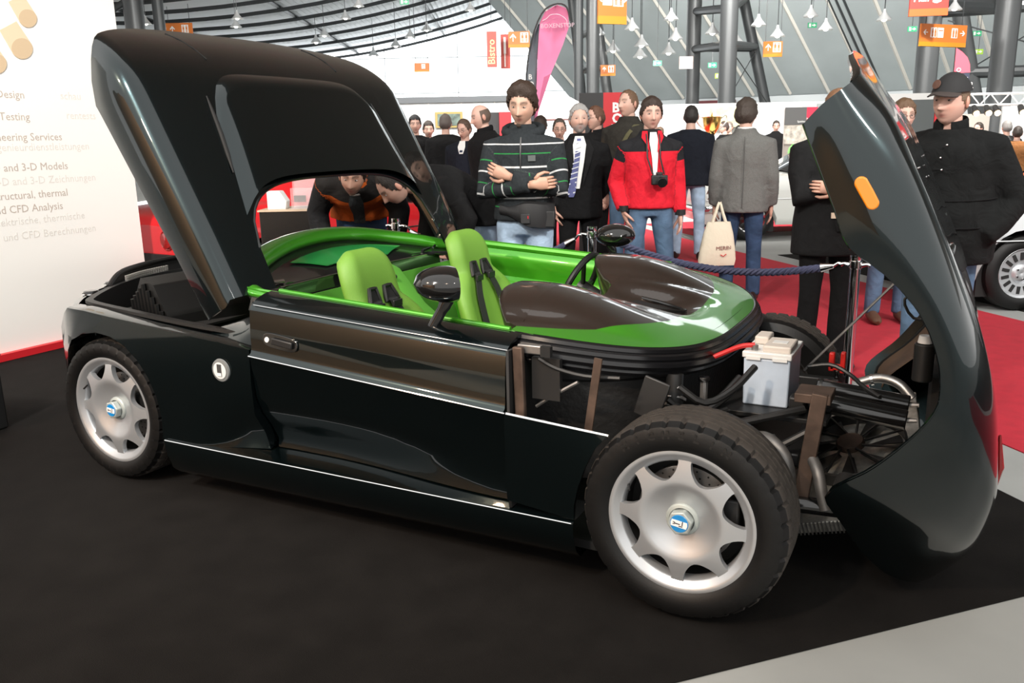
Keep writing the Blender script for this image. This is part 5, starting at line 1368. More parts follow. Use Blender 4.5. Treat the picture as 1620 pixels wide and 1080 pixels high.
def add_head(b, cols, T, skin, hair, beard=0., brow=1., na=48, nb=36, jaw=1., eyes=True, lips=(.26, .07, .06), nose=1.):
    A, Bt = grid_angles(na, nb)
    b.mi = 0
    rows = []
    for th in Bt:
        row = []
        for ph in A:
            p = head_pt(ph, th, 0, jaw, nose); row.append(T @ p)
            c = Vector(skin); f = math.cos(ph) > .1
            if f:
                k = gs(p.x, 0, .021) * max(gs(p.z, -.058, .0065), gs(p.z, -.068, .007)); c = c.lerp(Vector(lips), .85 * k)
                if brow and .010 < abs(p.x) < .050:
                    k = gs(p.z, .033 + .004 * (1 - abs(abs(p.x) - .03) / .02), .0068); c = c.lerp(Vector(hair), min(1, .95 * k * brow))
                c = c.lerp(Vector(skin) * .35, .55 * gs(abs(p.x), .0315, .015) * gs(p.z, .0165, .0035))
                c = c.lerp(Vector(skin) * .55, .35 * gs(abs(p.x), .0315, .018) * gs(p.z, .012, .010))
                c = c.lerp(Vector(lips) * .5, .8 * gs(p.x, 0, .020) * gs(p.z, -.063, .0028))
                c = c.lerp(Vector((skin[0] * .95, skin[1] * .72, skin[2] * .68)), .45 * gs(abs(p.x), .038, .02) * gs(p.z, -.025, .025))
            if beard and p.z < -.036 and math.cos(ph) > -.25:
                k = min(1, (-.036 - p.z) / .012) * (1 - .85 * gs(p.x, 0, .019) * max(gs(p.z, -.057, .006), gs(p.z, -.069, .006)) * (1 if f else 0))
                if abs(p.x) > .03 and p.z > -.055 and f: k *= .4
                c = c.lerp(Vector(hair), beard * k)
            cols.append((*c, 1))
        rows.append(row)
    k0 = len(b.v); b.grid(rows, closed=True)
    n = len(A); b.add([], []); b.f += [tuple(k0 + j for j in range(n))[::-1], tuple(k0 + (len(rows) - 1) * n + j for j in range(n))]; b.m += [0, 0]
    for sx in (-1, 1):
        k1 = len(b.v)
        b.ball((0, 0, 0), (.010, .020, .031), 10, 8)
        for q in range(k1, len(b.v)): b.v[q] = tuple(T @ (Matrix.Rotation(.35 * sx, 3, 'Z') @ Vector(b.v[q]) + Vector((sx * .078, .012, -.006))))
        cols += [(skin[0] * .97, skin[1] * .8, skin[2] * .76, 1)] * (len(b.v) - k1)
    if eyes:
        for sx in (-1, 1):
            for mi, (dx, dy, rx, rz) in ((1, (0, 0, .0125, .0048)), (2, (0, -.0034, .0058, .0046))):
                k1 = len(b.v); b.mi = mi
                b.ball((0, 0, 0), (rx, .009 if mi == 1 else .006, rz), 8, 6)
                for q in range(k1, len(b.v)): b.v[q] = tuple(T @ (Vector(b.v[q]) + Vector((sx * .0315 + dx, -.0775 + dy, .0105))))
                cols += [(0, 0, 0, 1)] * (len(b.v) - k1)
    b.mi = 0
def hair_mesh(T, style, na=48, nb=36, thick=.014, seed=0, messy=.004):
    A, Bt = grid_angles(na, nb); b = B(); V = {}; F = []
    def line(ph):
        a = abs(ph)
        if style == 'bald': return (.075 if a < 1.35 else (.05 if a < 1.6 else -.062)) if a >= 1.2 else 9
        if style == 'high': fr = .098
        elif style == 'low': fr = .074
        else: fr = .083
        if a < .75: return fr - .012 * (a / .75)
        if a < 1.25: return (fr - .012) + (-.004 - fr + .012) * (a - .75) / .5
        if a < 1.6: return -.004 - .02 * (a - 1.25) / .35
        return -.024 - .050 * min(1, (a - 1.6) / .5)
    idx = {}
    for j, th in enumerate(Bt):
        for i, ph in enumerate(A):
            p = head_pt(ph, th)
            if style == 'bald':
                ok = abs(ph) > 1.25 and -.065 < p.z < .062
            else: ok = p.z >= line(ph) - .004
            if ok:
                edge_ = min(1, max(.12, (p.z - line(ph)) / .030)) if style != 'bald' else .6
                nz = noise.noise(p * 45 + Vector((seed, seed * 1.7, 0))) + .6 * noise.noise(p * 90 + Vector((seed, 0, seed)))
                o = thick * edge_ * (1 + (.5 if p.z > .06 else 0)) + messy * nz
                idx[(i, j)] = len(V); V[len(V)] = T @ head_pt(ph, th, max(.002, o))
    for j in range(len(Bt) - 1):
        for i in range(len(A)):
            q = [(i, j), ((i + 1) % len(A), j), ((i + 1) % len(A), j + 1), (i, j + 1)]
            if all(k in idx for k in q): F.append(tuple(idx[k] for k in q))
    top = [idx[(i, len(Bt) - 1)] for i in range(len(A)) if (i, len(Bt) - 1) in idx]
    if len(top) == len(A): F.append(tuple(top))
    b.add([V[k] for k in range(len(V))], F)
    return b
def add_hand(b, cols, skin, w, d, nrm, sc=1., curl=.5, thumb=1):
    d = Vector(d).normalized(); nrm = Vector(nrm); nrm = (nrm - d * nrm.dot(d)).normalized(); sd = d.cross(nrm)
    k = len(b.v); w = Vector(w)
    b.tube([w - d * .02, w + d * .01, w + d * .05, w + d * .088, w + d * .096], [(.024 * sc, .020 * sc), (.028 * sc, .019 * sc), (.040 * sc, .017 * sc), (.038 * sc, .013 * sc), (.03 * sc, .008 * sc)], 10, side=sd)
    for q, (o, ln) in enumerate(((-.029, .066), (-.010, .080), (.010, .076), (.029, .058))):
        p = w + d * .085 * sc + sd * o * sc; dirn = d.copy(); P = [p]
        for s in range(3):
            a = curl * (.45 + .35 * s); dirn = (d * math.cos(a) + nrm * math.sin(a)).normalized(); p = p + dirn * ln * sc / 3; P.append(p)
        b.tube(P, [.0092 * sc, .0088 * sc, .008 * sc, .005 * sc], 7)
    p = w + d * .02 + sd * (.028 * thumb) * sc
    b.tube([p, p + (d * .6 + sd * .7 * thumb + nrm * .25) * .035 * sc, p + (d * .9 + sd * .55 * thumb + nrm * .5) * .062 * sc, p + (d * 1.1 + sd * .35 * thumb + nrm * .6) * .078 * sc], [.014 * sc, .012 * sc, .010 * sc, .006 * sc], 7)
    cols += [(*skin, 1)] * (len(b.v) - k)
def solid(b, name, mt, par, voxel, segs=None, smooth=4, factor=.5):
    """one continuous skin over overlapping limbs"""
    me = bpy.data.meshes.new(name); me.from_pydata(b.v, [], b.f); me.update()
    t = bpy.data.objects.new('tmp', me); col.objects.link(t)
    m = t.modifiers.new('r', 'REMESH'); m.mode = 'VOXEL'; m.voxel_size = voxel; m.use_smooth_shade = True
    if smooth: s = t.modifiers.new('s', 'SMOOTH'); s.iterations = smooth; s.factor = factor
    dg = bpy.context.evaluated_depsgraph_get(); dg.update()
    out = bpy.data.meshes.new_from_object(t.evaluated_get(dg)); bpy.data.objects.remove(t); bpy.data.meshes.remove(me)
    out.name = name; out.materials.clear(); out.materials.append(mt); out.shade_smooth()
    if segs:
        n = len(out.vertices); co = np.empty(n * 3); out.vertices.foreach_get('co', co); co = co.reshape(-1, 3)
        best = np.full(n, 1e9); val = np.zeros(n)
        for a, c, r_, s0, s1 in segs:
            a = np.array(a); c = np.array(c); ab = c - a; t_ = np.clip(((co - a) @ ab) / (ab @ ab), 0, 1)
            dd = np.linalg.norm(co - a - t_[:, None] * ab, axis=1) / r_; tu = ((co - a) @ ab) / (ab @ ab)
            k = dd < best; best[k] = dd[k]; val[k] = (s0 + (s1 - s0) * tu)[k]
        at = out.attributes.new('s', 'FLOAT', 'POINT'); at.data.foreach_set('value', val.astype(np.float32))
    o = bpy.data.objects.new(name, out); col.objects.link(o)
    if par is not None: o.parent = par
    return o

TORSO = [(.78, .178, .128), (.86, .178, .128), (.95, .176, .124), (1.05, .166, .116), (1.15, .170, .118), (1.26, .186, .124), (1.35, .188, .120), (1.405, .160, .104), (1.45, .108, .085), (1.485, .078, .074), (1.515, .066, .068)]
class Person:
    def __init__(s, label, r, d, face=0., H=1.75, lean=0., twist=0., head=(0, 0, 0), armL='down', armR='down', top=None, topname='jacket', bulk=0., hem=.86, belly=0., legs=None, legname='trousers',
                 skin=(.55, .33, .25), hair=(.02, .013, .009), style='short', hthick=.014, beard=0., brow=1., stance=.11, shoe=None, near=True, jaw=1., group=None, collar=.0, nose=1.15, hide_hands=False, messy=.004, sleeve=1., eyes=True, shoes=True):
        s.H = H; k = H / 1.75; s.k = k; s.lean = lean; s.bulk = bulk; s.belly = belly; s.twist = twist
        b = B(); cols = []
        vox = .022
        # skeleton
        s.S = {sx: Vector((sx * .182, .005, 1.375)) for sx in (-1, 1)}
        s.E, s.W, s.HD, s.HN = {}, {}, {}, {}
        for sx, a in ((-1, armR), (1, armL)):
            S = s.S[sx]
            hd, hn, cu = Vector((0, -.15, -1)), Vector((-sx, 0, 0)), .5
            if a == 'down': E, W = S + Vector((sx * .045, .02, -.28)), S + Vector((sx * .06, -.05, -.53))
            elif a == 'pocket': E, W = S + Vector((sx * .085, .06, -.27)), S + Vector((sx * .035, -.07, -.49)); hd = Vector((-sx * .3, -.2, -1))
            elif a == 'coat': E, W = S + Vector((sx * .12, .05, -.27)), S + Vector((sx * .02, -.13, -.44)); hd = Vector((-sx * .8, -.3, -.5))
            elif a == 'cross_low': E, W = S + Vector((sx * .06, -.09, -.26)), Vector((-sx * .08, -.22, 1.165)); hd = Vector((-sx, .05, .10)); hn = Vector((0, 1, 0)); cu = .9
            elif a == 'cross_high': E, W = S + Vector((sx * .06, -.09, -.26)), Vector((-sx * .07, -.20, 1.215)); hd = Vector((-sx, .0, .45)); hn = Vector((0, 1, 0)); cu = .9
            elif a == 'reach': E, W = S + Vector((sx * .10, -.16, -.23)), S + Vector((sx * .06, -.38, -.36)); hd = Vector((0, -1, -.4)); hn = Vector((0, -.3, -1)); cu = .3
            elif a == 'back': E, W = S + Vector((sx * .09, .10, -.26)), S + Vector((-sx * .06, .17, -.46)); hd = Vector((-sx, .2, -.4))
            elif a == 'forward': E, W = S + Vector((sx * .08, -.05, -.28)), S + Vector((sx * .0, -.26, -.33)); hd = Vector((-sx * .3, -1, -.1)); hn = Vector((0, 0, -1))
            else: E, W, hd, hn, cu = (Vector(a[0]), Vector(a[1]), Vector(a[2]), Vector(a[3]), a[4])
            s.E[sx], s.W[sx], s.HD[sx], s.HN[sx] = E, W, hd, (hn, cu)
        hips = {sx: Vector((sx * .09, 0, .92)) for sx in (-1, 1)}
        knee = {sx: Vector((sx * (.09 + stance) / 2 * 1.05, -.015, .50)) for sx in (-1, 1)}
        ank = {sx: Vector((sx * stance, .02, .085)) for sx in (-1, 1)}
        Sc = Matrix.Scale(k, 4)
        P = lambda p: Sc @ s.bend(Vector(p))
        # body
        tb = B()
        tb.tube([P((0, 0, z)) for z, a, c in TORSO[2:]], [((a - .02) * k, (c - .02) * k) for z, a, c in TORSO[2:]], 14, side=(1, 0, 0))
        tb.tube([P((0, .008, 1.44)), P((0, -.0, 1.50)), P(s.headc() + Vector((0, .018, -.06)))], [.062 * k, .056 * k, .058 * k], 12)
        for sx in (-1, 1):
            tb.tube([P(s.S[sx]), P(s.E[sx]), P(s.W[sx])], [.05 * k, .04 * k, .027 * k], 10)
            tb.tube([Sc @ hips[sx], Sc @ knee[sx], Sc @ ank[sx], Sc @ (ank[sx] + Vector((0, -.12, -.05)))], [.08 * k, .05 * k, .035 * k, .03 * k], 10)
        body = solid(tb, 'body', M_skin, None, vox, smooth=2)
        me = body.data
        b.v = [tuple(v.co) for v in me.vertices]; b.f = [tuple(p.vertices) for p in me.polygons]; b.m = [0] * len(b.f); cols = [(*skin, 1)] * len(b.v)
        bpy.data.objects.remove(body); bpy.data.meshes.remove(me)
        hc = s.bend(s.headc()); rot = Matrix.Rotation(head[2], 4, 'Z') @ Matrix.Rotation(head[0], 4, 'X') @ Matrix.Rotation(head[1], 4, 'Y')
        s.T = Sc @ Matrix.Translation(hc) @ Matrix.Rotation(lean * .75 + 0, 4, 'X') @ rot
        na, nb = (56, 42) if near else (24, 18)
        add_head(b, cols, s.T, skin, hair, beard, brow, na, nb, jaw, eyes=eyes, nose=nose)
        if not hide_hands:
            for sx in (-1, 1):
                w_ = P(s.W[sx]); d_ = (P(s.W[sx] + s.HD[sx] * .05) - w_); n_h = P(s.W[sx] + s.HN[sx][0] * .05) - w_
                add_hand(b, cols, (skin[0] * .92, skin[1] * .85, skin[2] * .82), w_, d_, n_h, k, s.HN[sx][1], thumb=1)
        s.o = b.build('person', [M_skin, M_eye, M_iris], smooth=0)
        ca = s.o.data.color_attributes.new('Col', 'FLOAT_COLOR', 'POINT')
        ca.data.foreach_set('color', np.array(cols, dtype=np.float32).ravel())
        p = hw(r, d); s.o.location = p; s.o.rotation_euler = (0, 0, -TH + face)
        tag(s.o, label, 'person', group)
        # hair
        if style:
            hm = mat('hair_%d_%d_%d' % tuple(int(c * 999) for c in hair), hair, .55, bump=.6, bump_s=160)
            hair_mesh(s.T, style, na, nb, hthick, seed=len(label), messy=messy).build('hair', hm, s.o, 0, thick=.004, off=-1)
        # garment
        if top is not None:
            j = B(); segs = []
            T_ = [(hem, .18, .13)] + [q for q in TORSO if q[0] > hem + .04]
            if s.bulk > .03: T_ = T_[:-1]
            def rad(z, a, c):
                bl = s.bulk * (1 if z < 1.43 else .4); be = s.belly * gs(z, 1.02, .16)
                return ((a + .008 + bl + be * .6) * k, (c + .008 + bl + be) * k)
            j.tube([P((0, -s.belly * .5 * gs(z, 1.02, .16), z)) for z, a, c in T_], [rad(*q) for q in T_], 18, side=(1, 0, 0))
            for sx in (-1, 1):
                S, E, W = s.S[sx], s.E[sx], s.W[sx]; e = s.bulk * .6
                mid1 = S.lerp(E, .5); mid2 = E.lerp(W, .5)
                pts = [S + Vector((-sx * .05, 0, .0)), S, mid1, E, mid2, W.lerp(E, .06 + (1 - sleeve))]
                j.tube([P(q) for q in pts], [(.068 + e) * k, (.072 + e) * k, (.062 + e) * k, (.054 + e) * k, (.048 + e) * k, (.040 + e * .8) * k], 12)
                l1 = (E - S).length
                segs += [(P(S.lerp(E, .25)), P(E), .066 * k, 2 + .25 * l1, 2 + l1), (P(E), P(W), .055 * k, 2 + l1, 2 + l1 + (W - E).length)]
            segs.append((P((0, 0, hem)), P((0, 0, 1.2)), .16 * k, hem, 1.2)); segs.append((P((0, 0, 1.2)), P((0, 0, 1.45)), .17 * k, 1.2, 1.45))
            s.top = solid(j, topname, top, s.o, .015 if near else .024, segs, smooth=3)
            if collar:
                pts = [P(Vector((.068 * math.sin(a) * (1 + s.bulk), .0 - .07 * math.cos(a) * (1 + s.bulk) + .005, 1.475 + .012 * (1 - math.cos(a))))) for a in [.35 + (2 * PI - .7) * i / 16 for i in range(17)]]
                B().tube(pts, [(collar * k, .012 * k)] * 17, 8, side=(0, 0, 1)).build('collar', top, s.o, 60)
        if legs is not None:
            j = B()
            j.tube([Sc @ Vector((0, 0, z)) for z in (1.02, .97, .90, .84)], [(.158 * k, .112 * k), (.165 * k, .118 * k), (.172 * k, .122 * k), (.15 * k, .11 * k)], 16, side=(1, 0, 0))
            for sx in (-1, 1):
                j.tube([Sc @ q for q in (hips[sx], hips[sx].lerp(knee[sx], .5), knee[sx], knee[sx].lerp(ank[sx], .5), ank[sx] + Vector((0, 0, -.02)))], [.094 * k, .084 * k, .068 * k, .066 * k, .064 * k], 12)
            solid(j, legname, legs, s.o, .017 if near else .026, smooth=3)
        if shoes:
            for sx in (-1, 1):
                a = ank[sx]
                rows = [(.075, .055, .028, .05), (.06, .058, .036, .055), (.0, .055, .040, .052), (-.06, .045, .044, .043), (-.12, .036, .046, .034), (-.17, .028, .036, .026), (-.19, .022, .018, .018)]
                j = B().tube([Sc @ Vector((a.x + sx * .01 * (.08 - y) * 3, y, z)) for y, z, rx, rz in rows], [(rx * k, rz * k) for y, z, rx, rz in rows], 12, side=(1, 0, 0))
                j.v = [(x, y, max(.004, z)) for x, y, z in j.v]
                j.build('shoe', shoe or C_shoe, s.o, 60)
    def headc(s): return Vector((0, -.022, 1.622))
    def bend(s, p):
        p = Vector(p)
        if s.twist and p.z > .95: p = Matrix.Rotation(s.twist * min(1, (p.z - .95) / .3), 3, 'Z') @ p
        a = s.lean
        if not a or p.z < .9: return p
        t = min(1., (p.z - .9) / .12)
        piv = Vector((0, 0, .95)); q = Matrix.Rotation(a * .65 * t, 3, 'X') @ (p - piv) + piv
        t2 = max(0., min(1., (p.z - 1.08) / .24))
        if t2 > 0:
            pv2 = Matrix.Rotation(a * .65, 3, 'X') @ (Vector((0, 0, 1.2)) - piv) + piv
            q = Matrix.Rotation(a * .35 * t2, 3, 'X') @ (q - pv2) + pv2
        return q
    def P(s, p): return Matrix.Scale(s.k, 4) @ s.bend(Vector(p))
    def chest(s, x, z, off=.0):
        """point on the garment's front at x, z"""
        for q, w in zip(TORSO, TORSO[1:]):
            if q[0] <= z <= w[0]:
                t = (z - q[0]) / (w[0] - q[0]); a = q[1] + (w[1] - q[1]) * t; c = q[2] + (w[2] - q[2]) * t; break
        else: a, c = .178, .128
        bl = s.bulk * (1 if z < 1.43 else .4); be = s.belly * gs(z, 1.02, .16)
        a += .008 + bl + be * .6; c += .008 + bl + be
        return s.P((x, -s.belly * .5 * gs(z, 1.02, .16) - c * math.sqrt(max(.02, 1 - (x / a) ** 2)) - off, z))
    def patch(s, name, mt, rows, off=.006, thick=.003):
        """rows: (z, x0, x1)"""
        g = [[s.chest(x0 + (x1 - x0) * i / 6, z, off) for i in range(7)] for z, x0, x1 in rows]
        return B().grid(g).build(name, mt, s.o, 60, thick=thick, off=0)
    def glasses(s, mt=None):
        b = B()
        for sx in (-1, 1):
            b.tube([s.T @ Vector((sx * .032 + .020 * math.cos(a), -.096 + .004 * math.cos(a) * sx, .008 + .015 * math.sin(a))) for a in [2 * PI * i / 14 for i in range(14)]], .0018, 5, closed=True)
            b.tube([s.T @ Vector((sx * .052, -.092, .010)), s.T @ Vector((sx * .077, .0, .008))], .0016, 5)
        b.tube([s.T @ Vector((-.012, -.1, .010)), s.T @ Vector((.012, -.1, .010))], .0016, 5)
        b.build('glasses', mt or mat('glasses_frame', (.03, .025, .02), .3), s.o)
WHT = mat('cotton_white', (.72, .72, .70), .8)
# --- man in the striped hoodie
hood = cloth('hoodie', (.024, .028, .031), [(1.40, .004, (.55, .55, .55)), (1.345, .0035, (.03, .22, .06)), (1.265, .0055, (.6, .6, .6)), (1.20, .0035, (.03, .22, .06)), (1.075, .005, (.6, .6, .6)), (1.02, .0035, (.03, .22, .06)), (1.13, .003, (.03, .2, .06)),
      (2.10, .004, (.03, .22, .06)), (2.17, .005, (.6, .6, .6)), (2.24, .0035, (.03, .22, .06)), (2.31, .005, (.6, .6, .6)), (2.38, .0035, (.03, .22, .06)), (2.45, .005, (.6, .6, .6)), (2.51, .0035, (.03, .22, .06))], noise_s=60)
p = Person('man in dark striped hoodie with crossed arms and belt bag behind the car', .10, 5.55, -.15, 1.80, .05, head=(.22, .05, -.12), armL='cross_high', armR='cross_low', top=hood, topname='hoodie', bulk=.014, hem=.93, legs=C_jeanl, hair=(.035, .018, .010), style='low', hthick=.024, beard=.0, messy=.007, skin=(.62, .38, .28))
B().ball((0, 0, 0), (.016, .006, .012), 10, 6, p.T.to_3x3()).build('goatee', mat('goatee_dark', (.05, .03, .02), .8), p.o).location = p.T @ Vector((0, -.100, -.094))
hd = B(); pts = [p.P(Vector((.115 * math.sin(a), .02 - .085 * math.cos(a), 1.452 + .022 * (1 - math.cos(a))))) for a in [.25 + (2 * PI - .5) * i / 20 for i in range(21)]]
hd.tube(pts, [(.034, .026)] * 21, 8, side=(0, 0, 1)); hd.build('hood', hood, p.o, 60)
p.patch('zip', mat('zip_dark', (.01, .01, .011), .4), [(1.44, -.004, .004), (1.35, -.004, .004), (1.26, -.004, .004)])
p.patch('chest_badge', mat('badge_patch', (.10, .11, .11), .7), [(1.335, .045, .09), (1.30, .045, .09)])
fp_ = B(); rows = []
for t in [i / 12 for i in range(13)]:
    x = -.14 + .33 * t; zc = 1.005 - .05 * t; hgt = .022 + .055 * sst(.15, .6, t); dd = .012 + .04 * sst(.15, .6, t) * (1 - .5 * sst(.85, 1, t))
    q = p.chest(x, 1.0, 0)
    rows.append([q + Vector((0, .02, zc - 1.0 + hgt)), q + Vector((0, -dd, zc - 1.0 + hgt * .85)), q + Vector((0, -dd - .01, zc - 1.0)), q + Vector((0, -dd, zc - 1.0 - hgt * .85)), q + Vector((0, .02, zc - 1.0 - hgt))])
fp_.grid(rows)
fpo = fp_.build('belt_bag', mat('bag_black', (.014, .014, .015), .6), None, 60, thick=.01)
fpo.parent = p.o
q = p.chest(.155, 1.0, .055) + Vector((0, 0, -.055)); B().box(q, (.10, .022, .105)).build('bag_flap', mat('bag_black', (.014, .014, .015), .6), fpo, bevel=.008)
q = p.chest(.03, 1.0, .062) + Vector((0, 0, -.045)); bp_o = B().box(q, (.06, .012, .06)).build('bag_pocket', mat('bag_black2', (.02, .02, .021), .6), fpo, bevel=.004)
B().box(q + Vector((.018, -.008, .01)), (.005, .004, .018)).build('red_tab', M_sred, bp_o)
B().box(p.chest(.16, 1.0, .068) + Vector((0, 0, -.025)), (.05, .003, .012)).build('bag_logo', M_white, fpo)

# --- bearded man in suit
p = Person('grey-bearded man in black suit with striped tie behind the stanchion', .60, 7.35, -.05, 1.74, 0, head=(-.02, 0, .10), armL='back', armR='pocket', top=C_blk, topname='suit_jacket', bulk=.02, hem=.80, legs=C_blk, legname='suit_trousers', hair=(.30, .29, .28), style='short', beard=.85, brow=.5, skin=(.60, .38, .30), jaw=.9)
p.patch('shirt_front', WHT, [(1.49, -.035, .035), (1.42, -.055, .055), (1.3, -.05, .04), (1.18, -.045, .02), (1.06, -.04, .0)], .010)
p.patch('tie', cloth('tie', (.10, .11, .24)), [(1.47, -.02, .012), (1.44, -.022, .014), (1.3, -.045, .0), (1.15, -.075, -.02), (1.03, -.10, -.035), (.99, -.09, -.05)], .018)
tb2 = B()
for i in range(11):
    z = 1.44 - .042 * i; c_ = -.004 - .0065 * i * 1.0
    tb2.add([p.chest(c_ - .024 - .001 * i, z - .012, .0215), p.chest(c_ + .022 + .001 * i, z + .006, .0215), p.chest(c_ + .022 + .001 * i, z + .016, .0215), p.chest(c_ - .024 - .001 * i, z - .002, .0215)], [(0, 1, 2, 3)])
tb2.build('tie_stripe', mat('tie_stripe', (.55, .57, .62), .6), p.o, flat=True)['kind'] = 'stuff'
for sx in (-1, 1):
    p.patch('lapel', C_blk2, [(1.46, sx * .055, sx * .085), (1.38, sx * .055, sx * .12), (1.25, sx * .045, sx * .085), (1.08, sx * .03 - .01, sx * .035 - .01)], .012)

# --- man in the red jacket with camera
redj = cloth('red_jacket', (.62, .015, .03), [(1.45, .105, (.014, .014, .016)), (2.02, .085, (.014, .014, .016))], noise_s=20)
p = Person('young man in red and black jacket with a camera on his chest', 1.13, 6.9, .0, 1.76, 0, head=(.05, 0, .02), armL='down', armR='pocket', top=redj, bulk=.02, hem=.90, legs=C_jean, hair=(.03, .016, .010), style='low', hthick=.018, skin=(.64, .39, .31), stance=.17)
p.patch('shirt_front', WHT, [(1.49, -.02, .03), (1.42, -.03, .04), (1.3, -.012, .035), (1.18, .0, .03), (1.10, .008, .022)], .010)
for sx in (-1, 1):
    p.patch('open_collar', cloth('red_plain', (.62, .015, .03)), [(1.50, sx * .04, sx * .075), (1.45, sx * .04, sx * .085), (1.40, sx * .035, sx * .055), (1.34, sx * .03, sx * .035)], .022)
    st_ = [p.chest(sx * .05, z, .024) for z in (1.48, 1.40, 1.30)] + [p.chest(.04 + sx * .045, 1.17, .03)]
    B().tube(st_, [(.006, .0025)] * 4, 6).build('camera_strap', M_black, p.o)
    w_ = p.P(p.W[sx]); B().tube([w_ + Vector((0, 0, .045)), w_ + Vector((0, 0, .0))], .043, 10).build('cuff', M_black, p.o)
cm = empty('camera_body', (0, 0, 0)); bpy.data.objects.remove(cm)
cc = p.chest(.04, 1.13, .065)
cam_root = B().box((0, 0, 0), (.125, .05, .075)).box((0, 0, .045), (.05, .045, .03)).build('slr_camera', M_black, None, bevel=.008)
cam_root.matrix_world = Matrix.Translation(p.o.location) @ Matrix.Rotation(p.o.rotation_euler.z, 4, 'Z') @ Matrix.Translation(cc)
tag(cam_root, 'black camera hanging on the chest of the red jacket man', 'camera')
B().tube([(.01, -.02, -.005), (.01, -.085, -.02)], [.034, .036], 16).build('lens', M_blackg, cam_root)

# --- tall man in dark vest
p = Person('tall balding man in dark vest with an olive shoulder strap', 1.22, 8.8, -.55, 1.93, 0, head=(-.02, 0, -.35), top=cloth('vest', (.028, .026, .022), [(2.35, .30, (.045, .035, .026))]), topname='vest', bulk=.03, hem=.90, legs=C_jean, hair=(.14, .08, .045), style='high', hthick=.006, skin=(.60, .38, .30), shoe=mat('shoe_grey', (.12, .10, .09), .6), near=True)
p.patch('shoulder_strap', cloth('olive_strap', (.09, .085, .045)), [(1.44, .09, .13), (1.36, .045, .085), (1.26, -.01, .03), (1.16, -.07, -.03)], .012)
# --- man in dark jacket seen from behind
p = Person('man in plain dark jacket and jeans walking away behind the red jacket man', 2.16, 10.3, 2.85, 1.82, 0, armR='down', armL='forward', top=C_navy, bulk=.045, hem=.86, legs=C_jeanl, hair=(.02, .016, .014), style='short', hthick=.008, skin=(.55, .34, .27), stance=.14)
# --- grey blazer man from behind
blz = cloth('grey_blazer', (.135, .135, .128), noise_a=.22, noise_s=220)
p = Person('man in grey tweed blazer and jeans walking away with a cloth bag', 2.06, 7.55, 2.85, 1.76, 0, head=(0, 0, -.25), armR='down', armL='down', top=blz, topname='blazer', bulk=.03, hem=.80, legs=C_jeand, hair=(.045, .032, .024), style='short', hthick=.022, messy=.006, skin=(.58, .36, .28), stance=.12)
B().tube([p.P(Vector((.062 * math.sin(a), .012 - .066 * math.cos(a), 1.51))) for a in [2 * PI * i / 16 for i in range(16)]], [(.012, .008)] * 16, 6, closed=True, side=(0, 0, 1)).build('shirt_collar', WHT, p.o)
B().tube([p.P(Vector((.0, .155, 1.44))), p.P((0, .178, 1.25)), p.P((0, .172, 1.05)), p.P((0, .172, .84))], .0025, 5).build('back_seam', mat('seam_grey', (.06, .06, .058), .9), p.o)
p.glasses()
HB = p
bag = empty('cloth_bag', hw(1.80, 7.35, .36), -TH, 'cream cotton shopping bag held by the grey blazer man', 'bag')
bb = B(); rows = []
for z, w_, t in ((.0, .155, .015), (.05, .165, .035), (.15, .155, .045), (.28, .13, .04), (.38, .10, .025)):
    rows.append([Vector((w_ * math.cos(a) + .02 * z, t * math.sin(a), z)) for a in [2 * PI * i / 20 for i in range(20)]])
bb.grid(rows, closed=True); bb.f.append(tuple(range(20))[::-1]); bb.m.append(0)
M_bag = mat('cream_cotton', (.66, .60, .47), .9, bump=.5, bump_s=18)
bb.build('bag_body', M_bag, bag, 60)
for sx in (-1, 1): B().tube(cr([(-.05, sx * .02, .37), (-.02, sx * .015, .47), (.01, .0, .55), (.035, sx * .015, .47), (.07, sx * .02, .37)], 14), [(.010, .003)] * 14, 6).build('bag_handle', M_bag, bag)
text('MERIN', .045, frame((-.02, -.05, .14), (1, 0, .05), (0, 0, 1)), mat('bag_print', (.25, .12, .1), .8), bag)
B().tube([(.02, -.05, .10), (.045, -.05, .085), (.07, -.05, .105)], .004, 5).build('bag_mark', M_sred, bag)

# --- crossed-arm man half hidden by the nose
p = Person('man in black work coat with crossed arms half hidden by the nose', 1.99, 5.3, .1, 1.72, 0, head=(.05, 0, -.2), armL='cross_low', armR='cross_high', top=C_blk2, topname='work_coat', bulk=.045, hem=.74, legs=C_blk, hair=(.20, .10, .05), style='short', hthick=.01, skin=(.62, .38, .29))
p.patch('coat_label', mat('label_tan', (.62, .48, .36), .7), [(1.015, -.075, -.04), (.98, -.075, -.04)], .012)
p.patch('pocket_flap', C_blk, [(.97, -.06, .14), (.90, -.04, .15)], .012)
